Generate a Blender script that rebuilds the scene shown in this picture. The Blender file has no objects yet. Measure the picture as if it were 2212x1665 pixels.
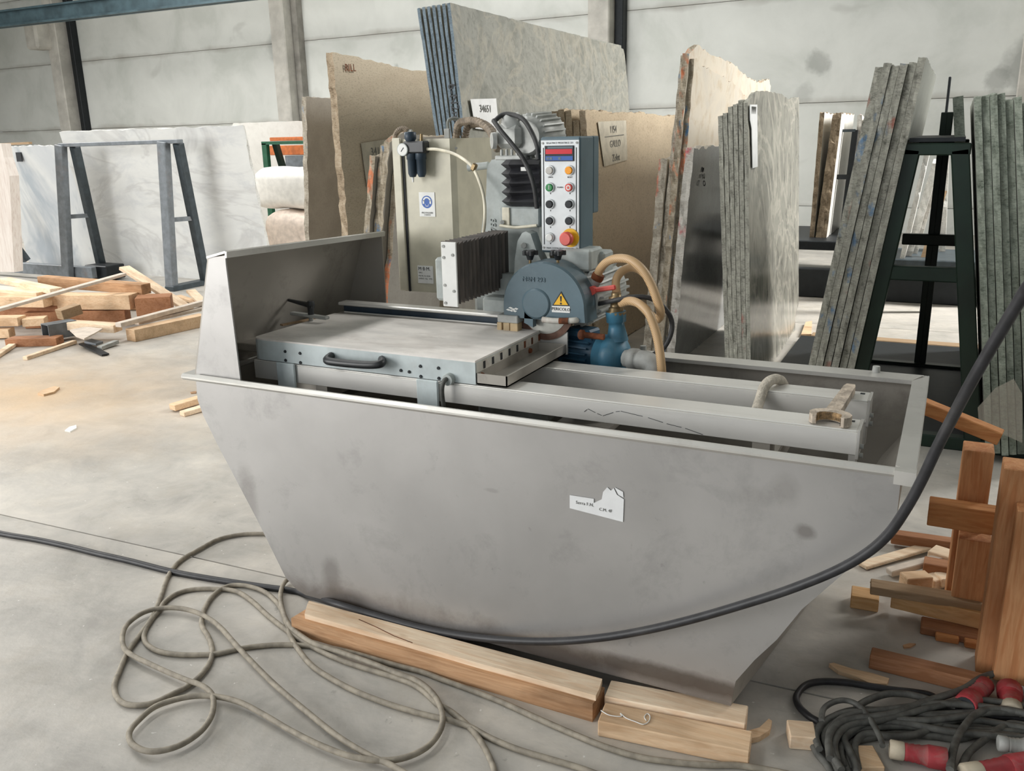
import bpy, bmesh, math, random
from mathutils import Vector, Matrix
random.seed(7)
SC = bpy.context.scene
COL = SC.collection
V = Vector
def rad(a): return math.radians(a)

# ------------------------------------------------------------------ camera
cd = bpy.data.cameras.new('camera'); cam = bpy.data.objects.new('camera', cd); COL.objects.link(cam)
cd.sensor_width = 36.0; cd.lens = 1887.0 / 2212 * 36.0; cd.clip_end = 200
yaw, pitch, roll = rad(-26.64), rad(15.87), rad(1.21)
fw = V((math.sin(yaw) * math.cos(pitch), math.cos(yaw) * math.cos(pitch), -math.sin(pitch)))
rt = V((math.cos(yaw), -math.sin(yaw), 0)); dn = fw.cross(rt)
r2 = math.cos(roll) * rt + math.sin(roll) * dn; d2 = -math.sin(roll) * rt + math.cos(roll) * dn
cam.matrix_world = Matrix(((r2.x, -d2.x, -fw.x, 0), (r2.y, -d2.y, -fw.y, 0), (r2.z, -d2.z, -fw.z, 1.68), (0, 0, 0, 1)))
SC.camera = cam

# ------------------------------------------------------------------ light
SC.view_settings.view_transform = 'Standard'; SC.view_settings.look = 'None'
SC.view_settings.gamma = 1.0; SC.view_settings.use_curve_mapping = False
SC.view_settings.exposure = 0.10
W = bpy.data.worlds.new('hall_daylight'); SC.world = W; W.use_nodes = True
W.node_tree.nodes['Background'].inputs[0].default_value = (0.86, 0.93, 1.0, 1)
W.node_tree.nodes['Background'].inputs[1].default_value = 0.58
def area(name, loc, aim, sx, sy, power, col=(1, 1, 1)):
    l = bpy.data.lights.new(name, 'AREA'); l.shape = 'RECTANGLE'; l.size = sx; l.size_y = sy; l.energy = power; l.color = col
    o = bpy.data.objects.new(name, l); COL.objects.link(o); o.location = loc
    o.rotation_euler = (V(aim) - V(loc)).to_track_quat('-Z', 'Y').to_euler()
    return o
# roof skylight strips, running along the hall depth, and an added, unseen fill light at the front left
area('skylight_strip_right', (4.6, 11, 8.3), (-2.5, 8.6, 2.0), 1.2, 9, 640, (1, .985, .95)).data.spread = rad(72)
area('skylight_strip_middle', (-7.0, 6, 8.5), (-7.0, 6, 0), 1.6, 18, 650, (1, .99, .97))
area('skylight_strip_left', (-15, 7, 8.2), (-11, 8, 0), 2.4, 16, 1900, (1, .975, .94))
area('front_left_fill', (-10.5, -6.0, 3.0), (-2.5, 4, .8), 7.0, 5.0, 1100, (1, .99, .97))

# ------------------------------------------------------------------ helpers
WLOC = {}
class MB:
    """collects shapes; build() links them as one mesh object"""
    def __init__(s): s.v = []; s.f = []; s.m = []; s.smooth = []
    def add(s, verts, faces, mi=0, smooth=False):
        n = len(s.v); s.v += [V(p) for p in verts]
        for f in faces: s.f.append([i + n for i in f]); s.m.append(mi); s.smooth.append(smooth)
        return s
    def box(s, c, size, rot=None, bev=0.0, mi=0):
        bm = bmesh.new(); bmesh.ops.create_cube(bm, size=1)
        for v in bm.verts: v.co = V((v.co.x * size[0], v.co.y * size[1], v.co.z * size[2]))
        if bev: bmesh.ops.bevel(bm, geom=bm.edges[:], offset=min(bev, min(size) * .45), segments=1, affect='EDGES', profile=.5)
        R = rot if isinstance(rot, Matrix) else Matrix.Identity(3)
        bm.verts.index_update()
        vs = [R @ v.co + V(c) for v in bm.verts]; fs = [[v.index for v in f.verts] for f in bm.faces]; bm.free()
        return s.add(vs, fs, mi)
    def rng(s, x0, x1, y0, y1, z0, z1, bev=0.0, mi=0):
        return s.box(((x0 + x1) / 2, (y0 + y1) / 2, (z0 + z1) / 2), (abs(x1 - x0), abs(y1 - y0), abs(z1 - z0)), None, bev, mi)
    def bar(s, a, b, w, h, up=(0, 0, 1), bev=0.0, mi=0):
        a = V(a); b = V(b); d = (b - a); L = d.length; d.normalize(); u = V(up)
        r = d.cross(u)
        if r.length < 1e-4: r = d.cross(V((0, 1, 0)))
        r.normalize(); u = r.cross(d)
        R = Matrix((d, r, u)).transposed()
        return s.box((a + b) / 2, (L, w, h), R, bev, mi)
    def cyl(s, a, b, r0, r1=None, n=16, mi=0, cap=True):
        r1 = r0 if r1 is None else r1
        return s.lathe(a, b, [(0, r0), (1, r1)], n, mi, cap)
    def lathe(s, a, b, prof, n=16, mi=0, cap=True):
        a = V(a); b = V(b); d = (b - a); L = d.length; d.normalize()
        p = d.orthogonal().normalized(); q = d.cross(p)
        vs = []; fs = []
        for t, r in prof:
            for i in range(n):
                an = 2 * math.pi * i / n
                vs.append(a + d * (t * L) + (p * math.cos(an) + q * math.sin(an)) * r)
        for k in range(len(prof) - 1):
            for i in range(n):
                j = (i + 1) % n
                fs.append([k * n + i, k * n + j, (k + 1) * n + j, (k + 1) * n + i])
        s.add(vs, fs, mi, True)
        if cap:
            m = len(prof) - 1
            s.add(vs[:n], [list(range(n))[::-1]], mi); s.add(vs[m * n:], [list(range(n))], mi)
        return s
    def tube(s, pts, r, n=8, sub=6, mi=0, rib=0, taper=None):
        P = spline(pts, sub); m = len(P)
        T = [(P[min(i + 1, m - 1)] - P[max(i - 1, 0)]).normalized() for i in range(m)]
        nrm = T[0].orthogonal().normalized(); vs = []; fs = []
        for i in range(m):
            nrm = (nrm - T[i] * nrm.dot(T[i])).normalized(); bi = T[i].cross(nrm)
            rr = r * (1 + (rib if i % 2 else -rib))
            if taper: rr *= taper(i / (m - 1))
            for k in range(n):
                an = 2 * math.pi * k / n
                vs.append(P[i] + (nrm * math.cos(an) + bi * math.sin(an)) * rr)
        for i in range(m - 1):
            for k in range(n):
                j = (k + 1) % n
                fs.append([i * n + k, i * n + j, (i + 1) * n + j, (i + 1) * n + k])
        s.add(vs, fs, mi, rib == 0)
        s.add(vs[:n], [list(range(n))[::-1]], mi); s.add(vs[-n:], [list(range(n))], mi)
        return s
    def prism(s, poly, ext, mi=0, smooth=False):
        """poly: 3D planar outline, extruded by vector ext"""
        n = len(poly); e = V(ext); a = [V(p) for p in poly]; b = [p + e for p in a]
        return s.add(a + b, [list(range(n))[::-1], [i + n for i in range(n)]] + [[i, (i + 1) % n, (i + 1) % n + n, i + n] for i in range(n)], mi)
    def build(s, name, mats, parent=None, loc=None, recalc=True):
        mats = mats if isinstance(mats, (list, tuple)) else [mats]
        xs = [p.x for p in s.v]; ys = [p.y for p in s.v]; zs = [p.z for p in s.v]
        if loc is None:
            loc = V(((min(xs) + max(xs)) / 2, (min(ys) + max(ys)) / 2, min(zs) if parent is None else (min(zs) + max(zs)) / 2))
        loc = V(loc)
        me = bpy.data.meshes.new(name); me.from_pydata([p - loc for p in s.v], [], s.f)
        for m in mats: me.materials.append(m)
        me.polygons.foreach_set('material_index', s.m)
        me.polygons.foreach_set('use_smooth', s.smooth)
        if recalc:
            bm = bmesh.new(); bm.from_mesh(me); bmesh.ops.recalc_face_normals(bm, faces=bm.faces); bm.to_mesh(me); bm.free()
        me.update()
        o = bpy.data.objects.new(name, me); COL.objects.link(o)
        if parent is not None:
            o.parent = parent; o.location = loc - WLOC[parent.name]
        else: o.location = loc
        WLOC[o.name] = loc
        return o
def spline(pts, sub):
    P = [V(p) for p in pts]
    if len(P) == 2: return [P[0].lerp(P[1], i / sub) for i in range(sub + 1)]
    out = []
    for i in range(len(P) - 1):
        p0 = P[i - 1] if i else P[0] * 2 - P[1]; p1 = P[i]; p2 = P[i + 1]; p3 = P[i + 2] if i + 2 < len(P) else P[-1] * 2 - P[-2]
        for k in range(sub):
            t = k / sub
            out.append(.5 * ((2 * p1) + (p2 - p0) * t + (2 * p0 - 5 * p1 + 4 * p2 - p3) * t * t + (3 * p1 - p0 - 3 * p2 + p3) * t ** 3))
    out.append(P[-1]); return out
def tag(o, label=None, cat=None, group=None, kind=None):
    if label: o['label'] = label
    if cat: o['category'] = cat
    if group: o['group'] = group
    if kind: o['kind'] = kind
    return o
def thing(name, loc, label, cat, group=None):
    o = bpy.data.objects.new(name, None); o.empty_display_size = .1; COL.objects.link(o); o.location = loc; WLOC[o.name] = V(loc)
    return tag(o, label, cat, group)
def text(name, s, org, right, up, size, mat, parent, depth=.0006, align='CENTER'):
    cu = bpy.data.curves.new(name, 'FONT'); cu.body = s; cu.size = size; cu.align_x = align; cu.align_y = 'CENTER'; cu.extrude = depth
    cu.resolution_u = 2
    t = bpy.data.objects.new(name, cu); COL.objects.link(t)
    dg = bpy.context.evaluated_depsgraph_get(); me = bpy.data.meshes.new_from_object(t.evaluated_get(dg))
    bpy.data.objects.remove(t); bpy.data.curves.remove(cu)
    r = V(right).normalized(); u = V(up); u = (u - r * u.dot(r)).normalized(); n = r.cross(u)
    me.transform(Matrix(((r.x, u.x, n.x), (r.y, u.y, n.y), (r.z, u.z, n.z))).to_4x4())
    me.materials.clear(); me.materials.append(mat)
    o = bpy.data.objects.new(name, me); COL.objects.link(o); o.parent = parent; o.location = V(org) - WLOC[parent.name]; WLOC[o.name] = V(org)
    return o

# ------------------------------------------------------------------ materials
def lin(c):
    if isinstance(c, str): c = [int(c[i:i + 2], 16) / 255 for i in (0, 2, 4)]
    return tuple((x / 12.92 if x <= .04045 else ((x + .055) / 1.055) ** 2.4) for x in c) + (1,)
class N:
    def __init__(s, name):
        s.m = bpy.data.materials.new(name); s.m.use_nodes = True; s.t = s.m.node_tree; s.b = s.t.nodes['Principled BSDF']
        s.tc = s.t.nodes.new('ShaderNodeTexCoord'); s.oi = s.t.nodes.new('ShaderNodeObjectInfo')
    def n(s, kind, **kw):
        x = s.t.nodes.new('ShaderNode' + kind)
        for k, v in kw.items(): setattr(x, k, v)
        return x
    def l(s, a, b): s.t.links.new(a, b)
    def vec(s, scale=(1, 1, 1), rnd=True):
        mp = s.n('Mapping'); mp.inputs['Scale'].default_value = scale
        if rnd:
            ad = s.n('VectorMath', operation='MULTIPLY_ADD'); cb = s.n('CombineXYZ')
            for i in range(3): s.l(s.oi.outputs['Random'], cb.inputs[i])
            ad.inputs[1].default_value = (37, 53, 71); s.l(cb.outputs[0], ad.inputs[0]); s.l(s.tc.outputs['Object'], ad.inputs[2]); s.l(ad.outputs[0], mp.inputs[0])
        else: s.l(s.tc.outputs['Object'], mp.inputs[0])
        return mp.outputs[0]
    def noise(s, v, scale, detail=4, dist=0., rough=.55):
        x = s.n('TexNoise'); x.inputs['Scale'].default_value = scale; x.inputs['Detail'].default_value = detail
        x.inputs['Distortion'].default_value = dist; x.inputs['Roughness'].default_value = rough; s.l(v, x.inputs['Vector']); return x.outputs[0]
    def ramp(s, f, stops):
        x = s.n('ValToRGB'); e = x.color_ramp.elements
        while len(e) < len(stops): e.new(.5)
        for i, (p, c) in enumerate(stops): e[i].position = p; e[i].color = lin(c) if not isinstance(c, (int, float)) else (c, c, c, 1)
        s.l(f, x.inputs[0]); return x.outputs[0]
    def mix(s, f, a, b, mode='MIX'):
        x = s.n('Mix', data_type='RGBA', blend_type=mode)
        for sock, val in ((x.inputs[0], f), (x.inputs[6], a), (x.inputs[7], b)):
            if hasattr(val, 'links'): s.l(val, sock)
            elif isinstance(val, (int, float)): sock.default_value = val
            else: sock.default_value = lin(val)
        return x.outputs[2]
    def math(s, op, a, b=0.0, c=None):
        x = s.n('Math', operation=op)
        for i, val in enumerate((a, b) if c is None else (a, b, c)):
            if hasattr(val, 'links'): s.l(val, x.inputs[i])
            else: x.inputs[i].default_value = val
        return x.outputs[0]
    def out(s, col, rough=.5, metal=0., bump=None, bstr=.3, spec=.5, bdist=.01):
        for k, val in (('Base Color', col), ('Roughness', rough), ('Metallic', metal), ('Specular IOR Level', spec)):
            if hasattr(val, 'links'): s.l(val, s.b.inputs[k])
            elif isinstance(val, (str, list, tuple)): s.b.inputs[k].default_value = lin(val)
            else: s.b.inputs[k].default_value = val
        if bump is not None:
            x = s.n('Bump'); x.inputs['Strength'].default_value = bstr; x.inputs['Distance'].default_value = bdist; s.l(bump, x.inputs['Height']); s.l(x.outputs[0], s.b.inputs['Normal'])
        return s.m
def plain(name, c, rough=.5, metal=0., var=.08, scale=14, bump=.0, bscale=150, dirt=None, damt=.5, dscale=5, stretch=(1, 1, 1)):
    k = N(name); v = k.vec(stretch); f = k.noise(v, scale, 5)
    c0 = [int(c[i:i + 2], 16) / 255 for i in (0, 2, 4)]
    lo = tuple(max(0, x * (1 - var)) for x in c0); hi = tuple(min(1, x * (1 + var)) for x in c0)
    col = k.ramp(f, [(.37, lo), (.63, hi)])
    if dirt:
        d = k.ramp(k.noise(v, dscale, 6, .4, .65), [(.60 - .2 * damt, 0.), (.80 - .2 * damt, 1.)])
        col = k.mix(k.math('MULTIPLY', d, damt), col, dirt)
    return k.out(col, rough, metal, k.noise(v, bscale, 3) if bump else None, bump)
def wood(name, c1, c2, dark=None, scale=1.0, ax=0):
    k = N(name); kv = k.vec
    def tr(t): return tuple(t[(i - ax) % 3] for i in range(3))
    k.vec = lambda s=(1, 1, 1), rnd=True: kv(tr(s), rnd)
    v = k.vec((1.2 * scale, 14 * scale, 14 * scale))
    f = k.noise(v, 3.0, 6, .6); col = k.ramp(f, [(.37, c1), (.5, c2), (.63, c1)])
    g = k.ramp(k.noise(k.vec((2, 60, 60)), 2.0, 3), [(.35, 1.), (.62, 0.)]); col = k.mix(k.math('MULTIPLY', g, .15), col, dark or '6b4526')
    kn = k.ramp(k.noise(k.vec((3, 9, 9)), 1.3, 2), [(.70, 0.), (.78, 1.)]); col = k.mix(k.math('MULTIPLY', kn, .6), col, dark or '5a3820')
    if dark:
        d = k.ramp(k.noise(k.vec((2, 5, 5)), 1.5, 4), [(.45, 0.), (.7, 1.)]); col = k.mix(k.math('MULTIPLY', d, .55), col, dark)
    return k.out(col, .75, 0, f, .25, .3)
def stone(name, c1, c2, c3, scale=8, fleck=60, famt=.5, warp=0., stretch=(1, 1, 1), rough=.3, bump=0., veins=None, spec=.5):
    k = N(name); v = k.vec(stretch)
    f = k.noise(v, scale, 7, warp, .6); col = k.ramp(f, [(.36, c1), (.5, c2), (.64, c1)])
    g = k.ramp(k.noise(v, fleck, 4, .5, .7), [(.50, 0.), (.66, 1.)]); col = k.mix(k.math('MULTIPLY', g, famt), col, c3)
    if veins:
        vv = k.math('ABSOLUTE', k.math('SUBTRACT', k.noise(v, veins[1], 5, veins[2], .55), .5))
        col = k.mix(k.math('MULTIPLY', k.ramp(vv, [(.0, 1.), (veins[3], 0.)]), veins[4]), col, veins[0])
    return k.out(col, rough, 0, k.noise(v, 90, 5) if bump else None, bump, spec)
def edge_stone(name, c1, c2, c3, paint=()):
    k = N(name); v = k.vec((1, 1, 1)); f = k.math('ADD', k.math('MULTIPLY', k.noise(v, 14, 6, .3, .7), .5), k.math('MULTIPLY', k.noise(k.vec((1, 1, 2.2)), 55, 5, .4, .75), .5))
    col = k.ramp(f, [(.36, c3), (.48, c1), (.62, c2)])
    for i, (pc, th) in enumerate(paint):
        pv = k.vec((2.0, 2.0, 1.0)); m = k.ramp(k.noise(pv, 3.1 + i * 1.7, 3, .2), [(th, 0.), (th + .05, 1.)]); col = k.mix(k.math('MULTIPLY', m, k.ramp(k.noise(v, 40, 3), [(.35, .2), (.6, .85)])), col, pc)
    return k.out(col, .9, 0, k.noise(k.vec((1, 1, 1.8)), 48, 8, .2, .7), .5, .25, .012)
# steel of the tank
def steel(name, c, rough=.42, metal=.75, smudge='6f6d6a', amt=.35, stretch=(1, 1, 1), streak=(2, 2, 2), blobs=None):
    k = N(name); v = k.vec(stretch); f = k.noise(v, 2.2, 5, .2); col = k.ramp(f, [(.3, c), (.7, tuple(min(1, int(c[i:i + 2], 16) / 255 * 1.10) for i in (0, 2, 4)))])
    d = k.ramp(k.noise(k.vec(streak), 2.6, 7, .3, .7), [(.54, 0.), (.8, 1.)]); col = k.mix(k.math('MULTIPLY', d, amt), col, smudge)
    sp = k.ramp(k.noise(k.vec((1, 1, 1)), 30, 3), [(.72, 0.), (.78, 1.)]); col = k.mix(k.math('MULTIPLY', sp, .25), col, smudge)
    r = k.math('MULTIPLY_ADD', d, .12, rough)
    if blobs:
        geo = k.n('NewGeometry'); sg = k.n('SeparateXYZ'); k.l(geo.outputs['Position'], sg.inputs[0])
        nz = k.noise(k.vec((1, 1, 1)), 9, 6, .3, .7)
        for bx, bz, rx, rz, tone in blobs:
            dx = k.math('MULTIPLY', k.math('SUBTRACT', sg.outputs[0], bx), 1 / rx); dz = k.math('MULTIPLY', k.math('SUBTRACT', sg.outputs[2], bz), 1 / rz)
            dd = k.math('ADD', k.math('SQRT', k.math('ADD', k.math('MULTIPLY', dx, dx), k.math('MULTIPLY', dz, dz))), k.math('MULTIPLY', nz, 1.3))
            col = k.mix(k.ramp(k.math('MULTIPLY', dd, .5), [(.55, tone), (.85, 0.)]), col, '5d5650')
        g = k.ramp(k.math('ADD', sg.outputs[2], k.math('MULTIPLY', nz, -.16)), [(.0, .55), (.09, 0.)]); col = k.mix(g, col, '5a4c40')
    return k.out(col, r, metal, k.noise(v, 3.0, 3), .05, .5)

m_floor_nodes = None
def floor_mat():
    k = N('concrete_floor'); v = k.vec((1, 1, 1), False)
    f = k.math('ADD', k.math('MULTIPLY', k.noise(v, .6, 6, .3, .62), .45), k.math('MULTIPLY', k.noise(v, 3.2, 8, .5, .68), .55)); col = k.ramp(f, [(.38, '9f9b95'), (.46, 'b1ada6'), (.53, 'bcb7af'), (.62, 'c9c3b9')])
    d = k.ramp(k.noise(k.vec((.6, 1.6, 1), False), 1.7, 8, .5, .68), [(.52, 0.), (.72, 1.)]); col = k.mix(k.math('MULTIPLY', d, .42), col, '86837c'); d3 = k.ramp(k.noise(v, 4.2, 8, .8, .7), [(.5, 0.), (.68, 1.)]); col = k.mix(k.math('MULTIPLY', d3, .25), col, 'a09686'); ln = k.ramp(k.noise(k.vec((1.1, 7, 1), False), 5, 6, .5, .7), [(.60, 0.), (.72, 1.)]); col = k.mix(k.math('MULTIPLY', ln, .3), col, '8b8781')
    sp = k.ramp(k.noise(v, 22, 3, .3), [(.69, 0.), (.74, 1.)]); col = k.mix(k.math('MULTIPLY', sp, .35), col, '77736c')
    ws = k.ramp(k.noise(v, 34, 2), [(.735, 0.), (.76, 1.)]); col = k.mix(k.math('MULTIPLY', ws, .6), col, 'e6e4df')
    # spilt sawdust beside the wood pile (local x/y of the bay)
    sx = k.n('SeparateXYZ'); k.l(k.tc.outputs['Object'], sx.inputs[0])
    geo = k.n('NewGeometry'); sg = k.n('SeparateXYZ'); k.l(geo.outputs['Position'], sg.inputs[0])
    dx = k.math('MULTIPLY', k.math('SUBTRACT', sg.outputs[0], -5.75), .9); dy = k.math('MULTIPLY', k.math('SUBTRACT', sg.outputs[1], 3.75), 1.35)
    dist = k.math('SQRT', k.math('ADD', k.math('MULTIPLY', dx, dx), k.math('MULTIPLY', dy, dy)))
    dist = k.math('ADD', dist, k.math('MULTIPLY', k.noise(v, 3.5, 6, .3), 1.0))
    sd = k.ramp(k.math('MULTIPLY', dist, .35), [(.17, .75), (.50, .30), (.85, 0.)]); col = k.mix(sd, col, 'd6b58b')
    return k.out(col, k.math('MULTIPLY_ADD', f, -.25, .62), 0, k.noise(v, 30, 6), .12, .4)
def wall_mat():
    k = N('precast_concrete'); v = k.vec((1, 1, 1)); f = k.noise(v, .8, 7, .4, .6)
    col = k.ramp(f, [(.36, 'cdd0ca'), (.5, 'd9dbd6'), (.66, 'e0e2dd')])
    sx = k.n('SeparateXYZ'); k.l(k.tc.outputs['Object'], sx.inputs[0])
    az = k.math('ABSOLUTE', sx.outputs[2]); e = k.math('ADD', k.math('SUBTRACT', az, .80), k.math('MULTIPLY', k.noise(k.vec((.6, 1, .8)), 1.5, 6, .3), .30))
    damp = k.ramp(e, [(.12, 0.), (.26, 1.)]); col = k.mix(k.math('MULTIPLY', damp, .7), col, '9d988f')
    b = k.ramp(k.noise(k.vec((.8, 1, 1)), 1.1, 3, .6), [(.66, 0.), (.74, 1.)]); col = k.mix(k.math('MULTIPLY', b, .3), col, 'a3a39d')
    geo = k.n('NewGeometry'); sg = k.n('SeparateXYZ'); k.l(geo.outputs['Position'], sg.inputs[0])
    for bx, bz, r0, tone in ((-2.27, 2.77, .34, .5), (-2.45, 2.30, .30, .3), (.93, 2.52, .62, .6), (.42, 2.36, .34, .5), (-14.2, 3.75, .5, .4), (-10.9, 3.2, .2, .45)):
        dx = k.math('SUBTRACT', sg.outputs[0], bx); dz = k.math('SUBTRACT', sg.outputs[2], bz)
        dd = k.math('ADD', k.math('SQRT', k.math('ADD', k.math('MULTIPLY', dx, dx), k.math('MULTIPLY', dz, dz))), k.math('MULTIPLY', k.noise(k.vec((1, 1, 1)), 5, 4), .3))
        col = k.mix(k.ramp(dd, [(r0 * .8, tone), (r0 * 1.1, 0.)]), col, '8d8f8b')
    return k.out(col, .85, 0, k.noise(v, 25, 5), .1, .3)
M_floor = floor_mat(); M_wall = wall_mat()
M_column = plain('column_concrete', 'c3c0b8', .85, var=.06, scale=3, bump=.1, dirt='99958c', damt=.4, dscale=1.5)
M_dkcol = plain('damp_column_concrete', '8f8c85', .9, var=.1, scale=3)
M_subbase = plain('joint_filler', '6e6a63', .9)
M_roof = plain('roof_sheet', 'a9aeae', .7)
M_teal = plain('teal_painted_steel', '4b6068', .45, .3, var=.12, scale=3)
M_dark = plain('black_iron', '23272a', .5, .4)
# machine
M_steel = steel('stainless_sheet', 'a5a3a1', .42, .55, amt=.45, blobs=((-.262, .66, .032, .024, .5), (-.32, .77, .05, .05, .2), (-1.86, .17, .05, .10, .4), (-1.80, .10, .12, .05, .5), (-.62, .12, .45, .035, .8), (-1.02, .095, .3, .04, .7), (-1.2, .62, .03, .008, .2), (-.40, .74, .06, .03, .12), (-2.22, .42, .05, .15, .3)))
M_steel_in = steel('stainless_sheet_dirty', '9c978f', .5, .3, '5a524a', .55)
M_rim = steel('rim_steel', 'c4c2bd', .36, .55, '8a857d', .4)
M_alu = steel('aluminium_rail', 'd4d2cd', .36, .4, '98928a', .35, streak=(1, 8, 8))
M_tabletop = plain('dusty_table_top', 'e4dfd9', .6, 0, var=.06, scale=3, dirt='9c8f84', damt=.42, dscale=2.6, stretch=(1.4, 3, 1))
M_paint = plain('pale_grey_green_paint', 'bcc5c5', .5, 0, var=.04, dirt='8c6a52', damt=.18, dscale=9)
M_rustpaint = plain('rusty_pale_paint', 'c9c6bd', .6, 0, var=.06, dirt='7d4526', damt=.5, dscale=10)
M_rust = plain('rust', '6e3d22', .85, .1, var=.25, scale=30)
M_blue = plain('blue_grey_enamel', '566a73', .38, 0, var=.05, scale=6, dirt='7d8d94', damt=.22, dscale=7)
M_bluedk = plain('navy_bar', '2b3a47', .45, .1)
M_cream = plain('cream_enamel', 'c2bda9', .42, 0, var=.03, dirt='a49c86', damt=.15)
M_casting = plain('grey_casting', 'a9afac', .5, .0, var=.07, dirt='8f887a', damt=.35, dscale=8)
M_motor = plain('motor_grey', 'b3b5b1', .45, .1, var=.08, dirt='7d776c', damt=.3)
M_black = plain('black_plastic', '26282a', .42, 0, var=.15)
M_rubber = plain('black_rubber', '323232', .55, 0, var=.2, scale=30)
M_bellow = plain('dusty_bellows', '47423e', .6, 0, var=.25, scale=12, dirt='8a7d70', damt=.45, dscale=7, stretch=(1, 3, .3))
M_bellowk = plain('black_bellows', '26262a', .5, 0, var=.2)
M_white = plain('white_print', 'e4e4e0', .5, 0, var=.02)
M_panelface = plain('brushed_panel_face', 'd4d7d8', .35, .15, var=.02)
M_lampclear = plain('clear_lamp', 'b9b6b0', .3); M_ink = plain('printed_ink', '23262a', .6); M_inkgrey = plain('faded_ink', '70706c', .7)
M_blueprint = plain('sign_blue', '2c5aa6', .5, var=.02); M_yellow = plain('sign_yellow', 'eab41c', .5, var=.02)
M_red = plain('button_red', 'd8584e', .4, var=.04); M_redk = plain('plug_red', 'a2353b', .6, var=.12, dirt='8d7b74', damt=.6, dscale=14)
M_green = plain('button_green', '2f8a4c', .4); M_orange = plain('lamp_orange', 'ee9a1e', .3); M_chrome = plain('bezel_chrome', 'c5c7c7', .25, .8)
M_display = N('led_window'); M_display.b.inputs['Emission Color'].default_value = lin('d0202c'); M_display.b.inputs['Emission Strength'].default_value = .35
M_display = M_display.out('a01d28', .25)
M_brass = plain('brass_fitting', '8d7a5a', .4, .7)
M_hoseT = N('braided_tan_hose'); _v = M_hoseT.vec((1, 1, 1))
_w = M_hoseT.n('TexWave', wave_type='BANDS', bands_direction='DIAGONAL'); _w.inputs['Scale'].default_value = 95; M_hoseT.l(_v, _w.inputs[0])
M_hoseT = M_hoseT.out(M_hoseT.ramp(_w.outputs[0], [(.2, 'b5946c'), (.7, 'c8a87f')]), .45)
M_hoseW = plain('dusty_hose', 'b9b1a3', .8, 0, var=.08, scale=40, bump=.5)
M_hoseIv = plain('ivory_tube', 'd9d2bd', .4)
M_conduit = plain('brown_conduit', '857868', .65, 0, var=.15, scale=30)
M_conduitg = plain('grey_conduit', '7f837f', .6)
M_pump = plain('pump_blue', '3f7189', .45, 0, var=.12, scale=5, dirt='74878d', damt=.5, dscale=9)
M_pumpdk = plain('pump_motor_blue', '274a60', .5, 0, var=.15)
M_pvc = plain('grey_pipe', '9fa09c', .6, 0, dirt='776f63', damt=.4)
M_wrench = plain('plaster_dusted_iron', 'b5a898', .9, 0, var=.12, scale=25, bump=.6, bscale=60, dirt='7d6e5e', damt=.45, dscale=16)
M_wrenchin = plain('rusty_jaw', '8d7454', .9, var=.3, scale=50, bump=.6)
M_bladediamond = plain('rusty_blade', '6e5244', .6, .1, var=.2, dirt='4f2c1d', damt=.7, dscale=14)
M_bladecore = plain('blade_core', 'b4b4ad', .35, .6)
M_gum = plain('yellowed_block', 'b9a27e', .6)
M_cableg = plain('grey_cable', '8f8779', .65, 0, var=.1, scale=30, dirt='6b6459', damt=.3)
M_cablek = plain('black_cable', '252528', .5, 0, var=.15, scale=30, dirt='55534f', damt=.25)
M_cabled = plain('dusty_dark_cable', '565652', .6, 0, var=.15, scale=30, dirt='7b7973', damt=.35)
M_paper = plain('torn_paper', 'dfe0e0', .8, var=.02); M_paperd = plain('taped_paper', 'b9b3a4', .8, var=.05)
# wood
M_woodL = wood('pale_plank', 'efd3b4', 'f7e3c8', 'b08a64'); M_woodM = wood('pine_board', 'dfbc97', 'e9cba8', '957352')
M_woodB = wood('weathered_beam', 'bd926c', 'cfa680', '523b28'); M_woodO = wood('orange_pine', 'bf7f4e', 'cf935e', '85502a')
M_woodR = wood('red_brown_beam', 'a3714f', 'b28160', '6a4228'); M_woodOz = wood('orange_pine_post', 'c5875a', 'd59e70', '8a5630', ax=2); M_woodY = wood('yellow_pine', 'd0a26c', 'dcb382', '94693f'); M_woodG = wood('greyed_board', '9d8466', 'ab9275', None)
M_woodW = plain('whitewashed_batten', 'd3c6b8', .7, var=.05)
# stones
S_beige = stone('beige_granite', 'b9ab96', 'c2b5a0', '6b5f52', 3, 95, .42, .3, (1, .45, 1.3), .4)
S_beige2 = stone('beige_granite_fine', 'b0a089', 'b9a991', '75664f', 3, 60, .45, .3, (1, .6, 1), .4)
S_greyleft = stone('grey_polished', '8f8b84', '9a968f', '77736c', 3, 70, .3, .2, rough=.28)
S_green = stone('green_grey_swirl', '7f8078', '92928a', '5c5e57', 2.0, 22, .5, 2.2, (1, 1.1, 1.0), .4, veins=('b5ac9a', 1.3, 2.2, .05, .3))
S_cream = stone('cream_raw_face', 'bfb8ac', 'c9c0b0', 'a88f6c', 1.6, 6, .4, .8, rough=.7)
S_darkpol = stone('dark_polished', '7b7d7d', '858787', '5c5e5e', 2.5, 60, .3, .2, rough=.12)
S_swirl = stone('grey_swirl_polished', '8a8880', '9c9a90', '55564f', 2.6, 9, .6, 2.6, (1, .9, .55), .2, veins=('c4c0b3', 1.5, 2.6, .05, .6))
S_marble = stone('white_marble', 'd5d6d4', 'dddedb', 'b9bcc0', 1.1, 3, .4, .6, (.6, 1, 1.5), .25, veins=('a9a7a6', .9, 1.1, .035, .35))
S_marbleb = stone('blue_veined_marble', 'c6cacd', 'd6d8d7', '98a3ae', .9, 1.4, .75, .5, (1, 1, .45), .25)
S_white = stone('white_slab', 'dcdad4', 'e4e2dc', 'c9c5bc', 2, 12, .3, .2, rough=.4)
S_rightface = stone('grey_green_face', '989a92', 'a2a49c', '7d8078', 3, 40, .4, .4, rough=.4)
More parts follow.
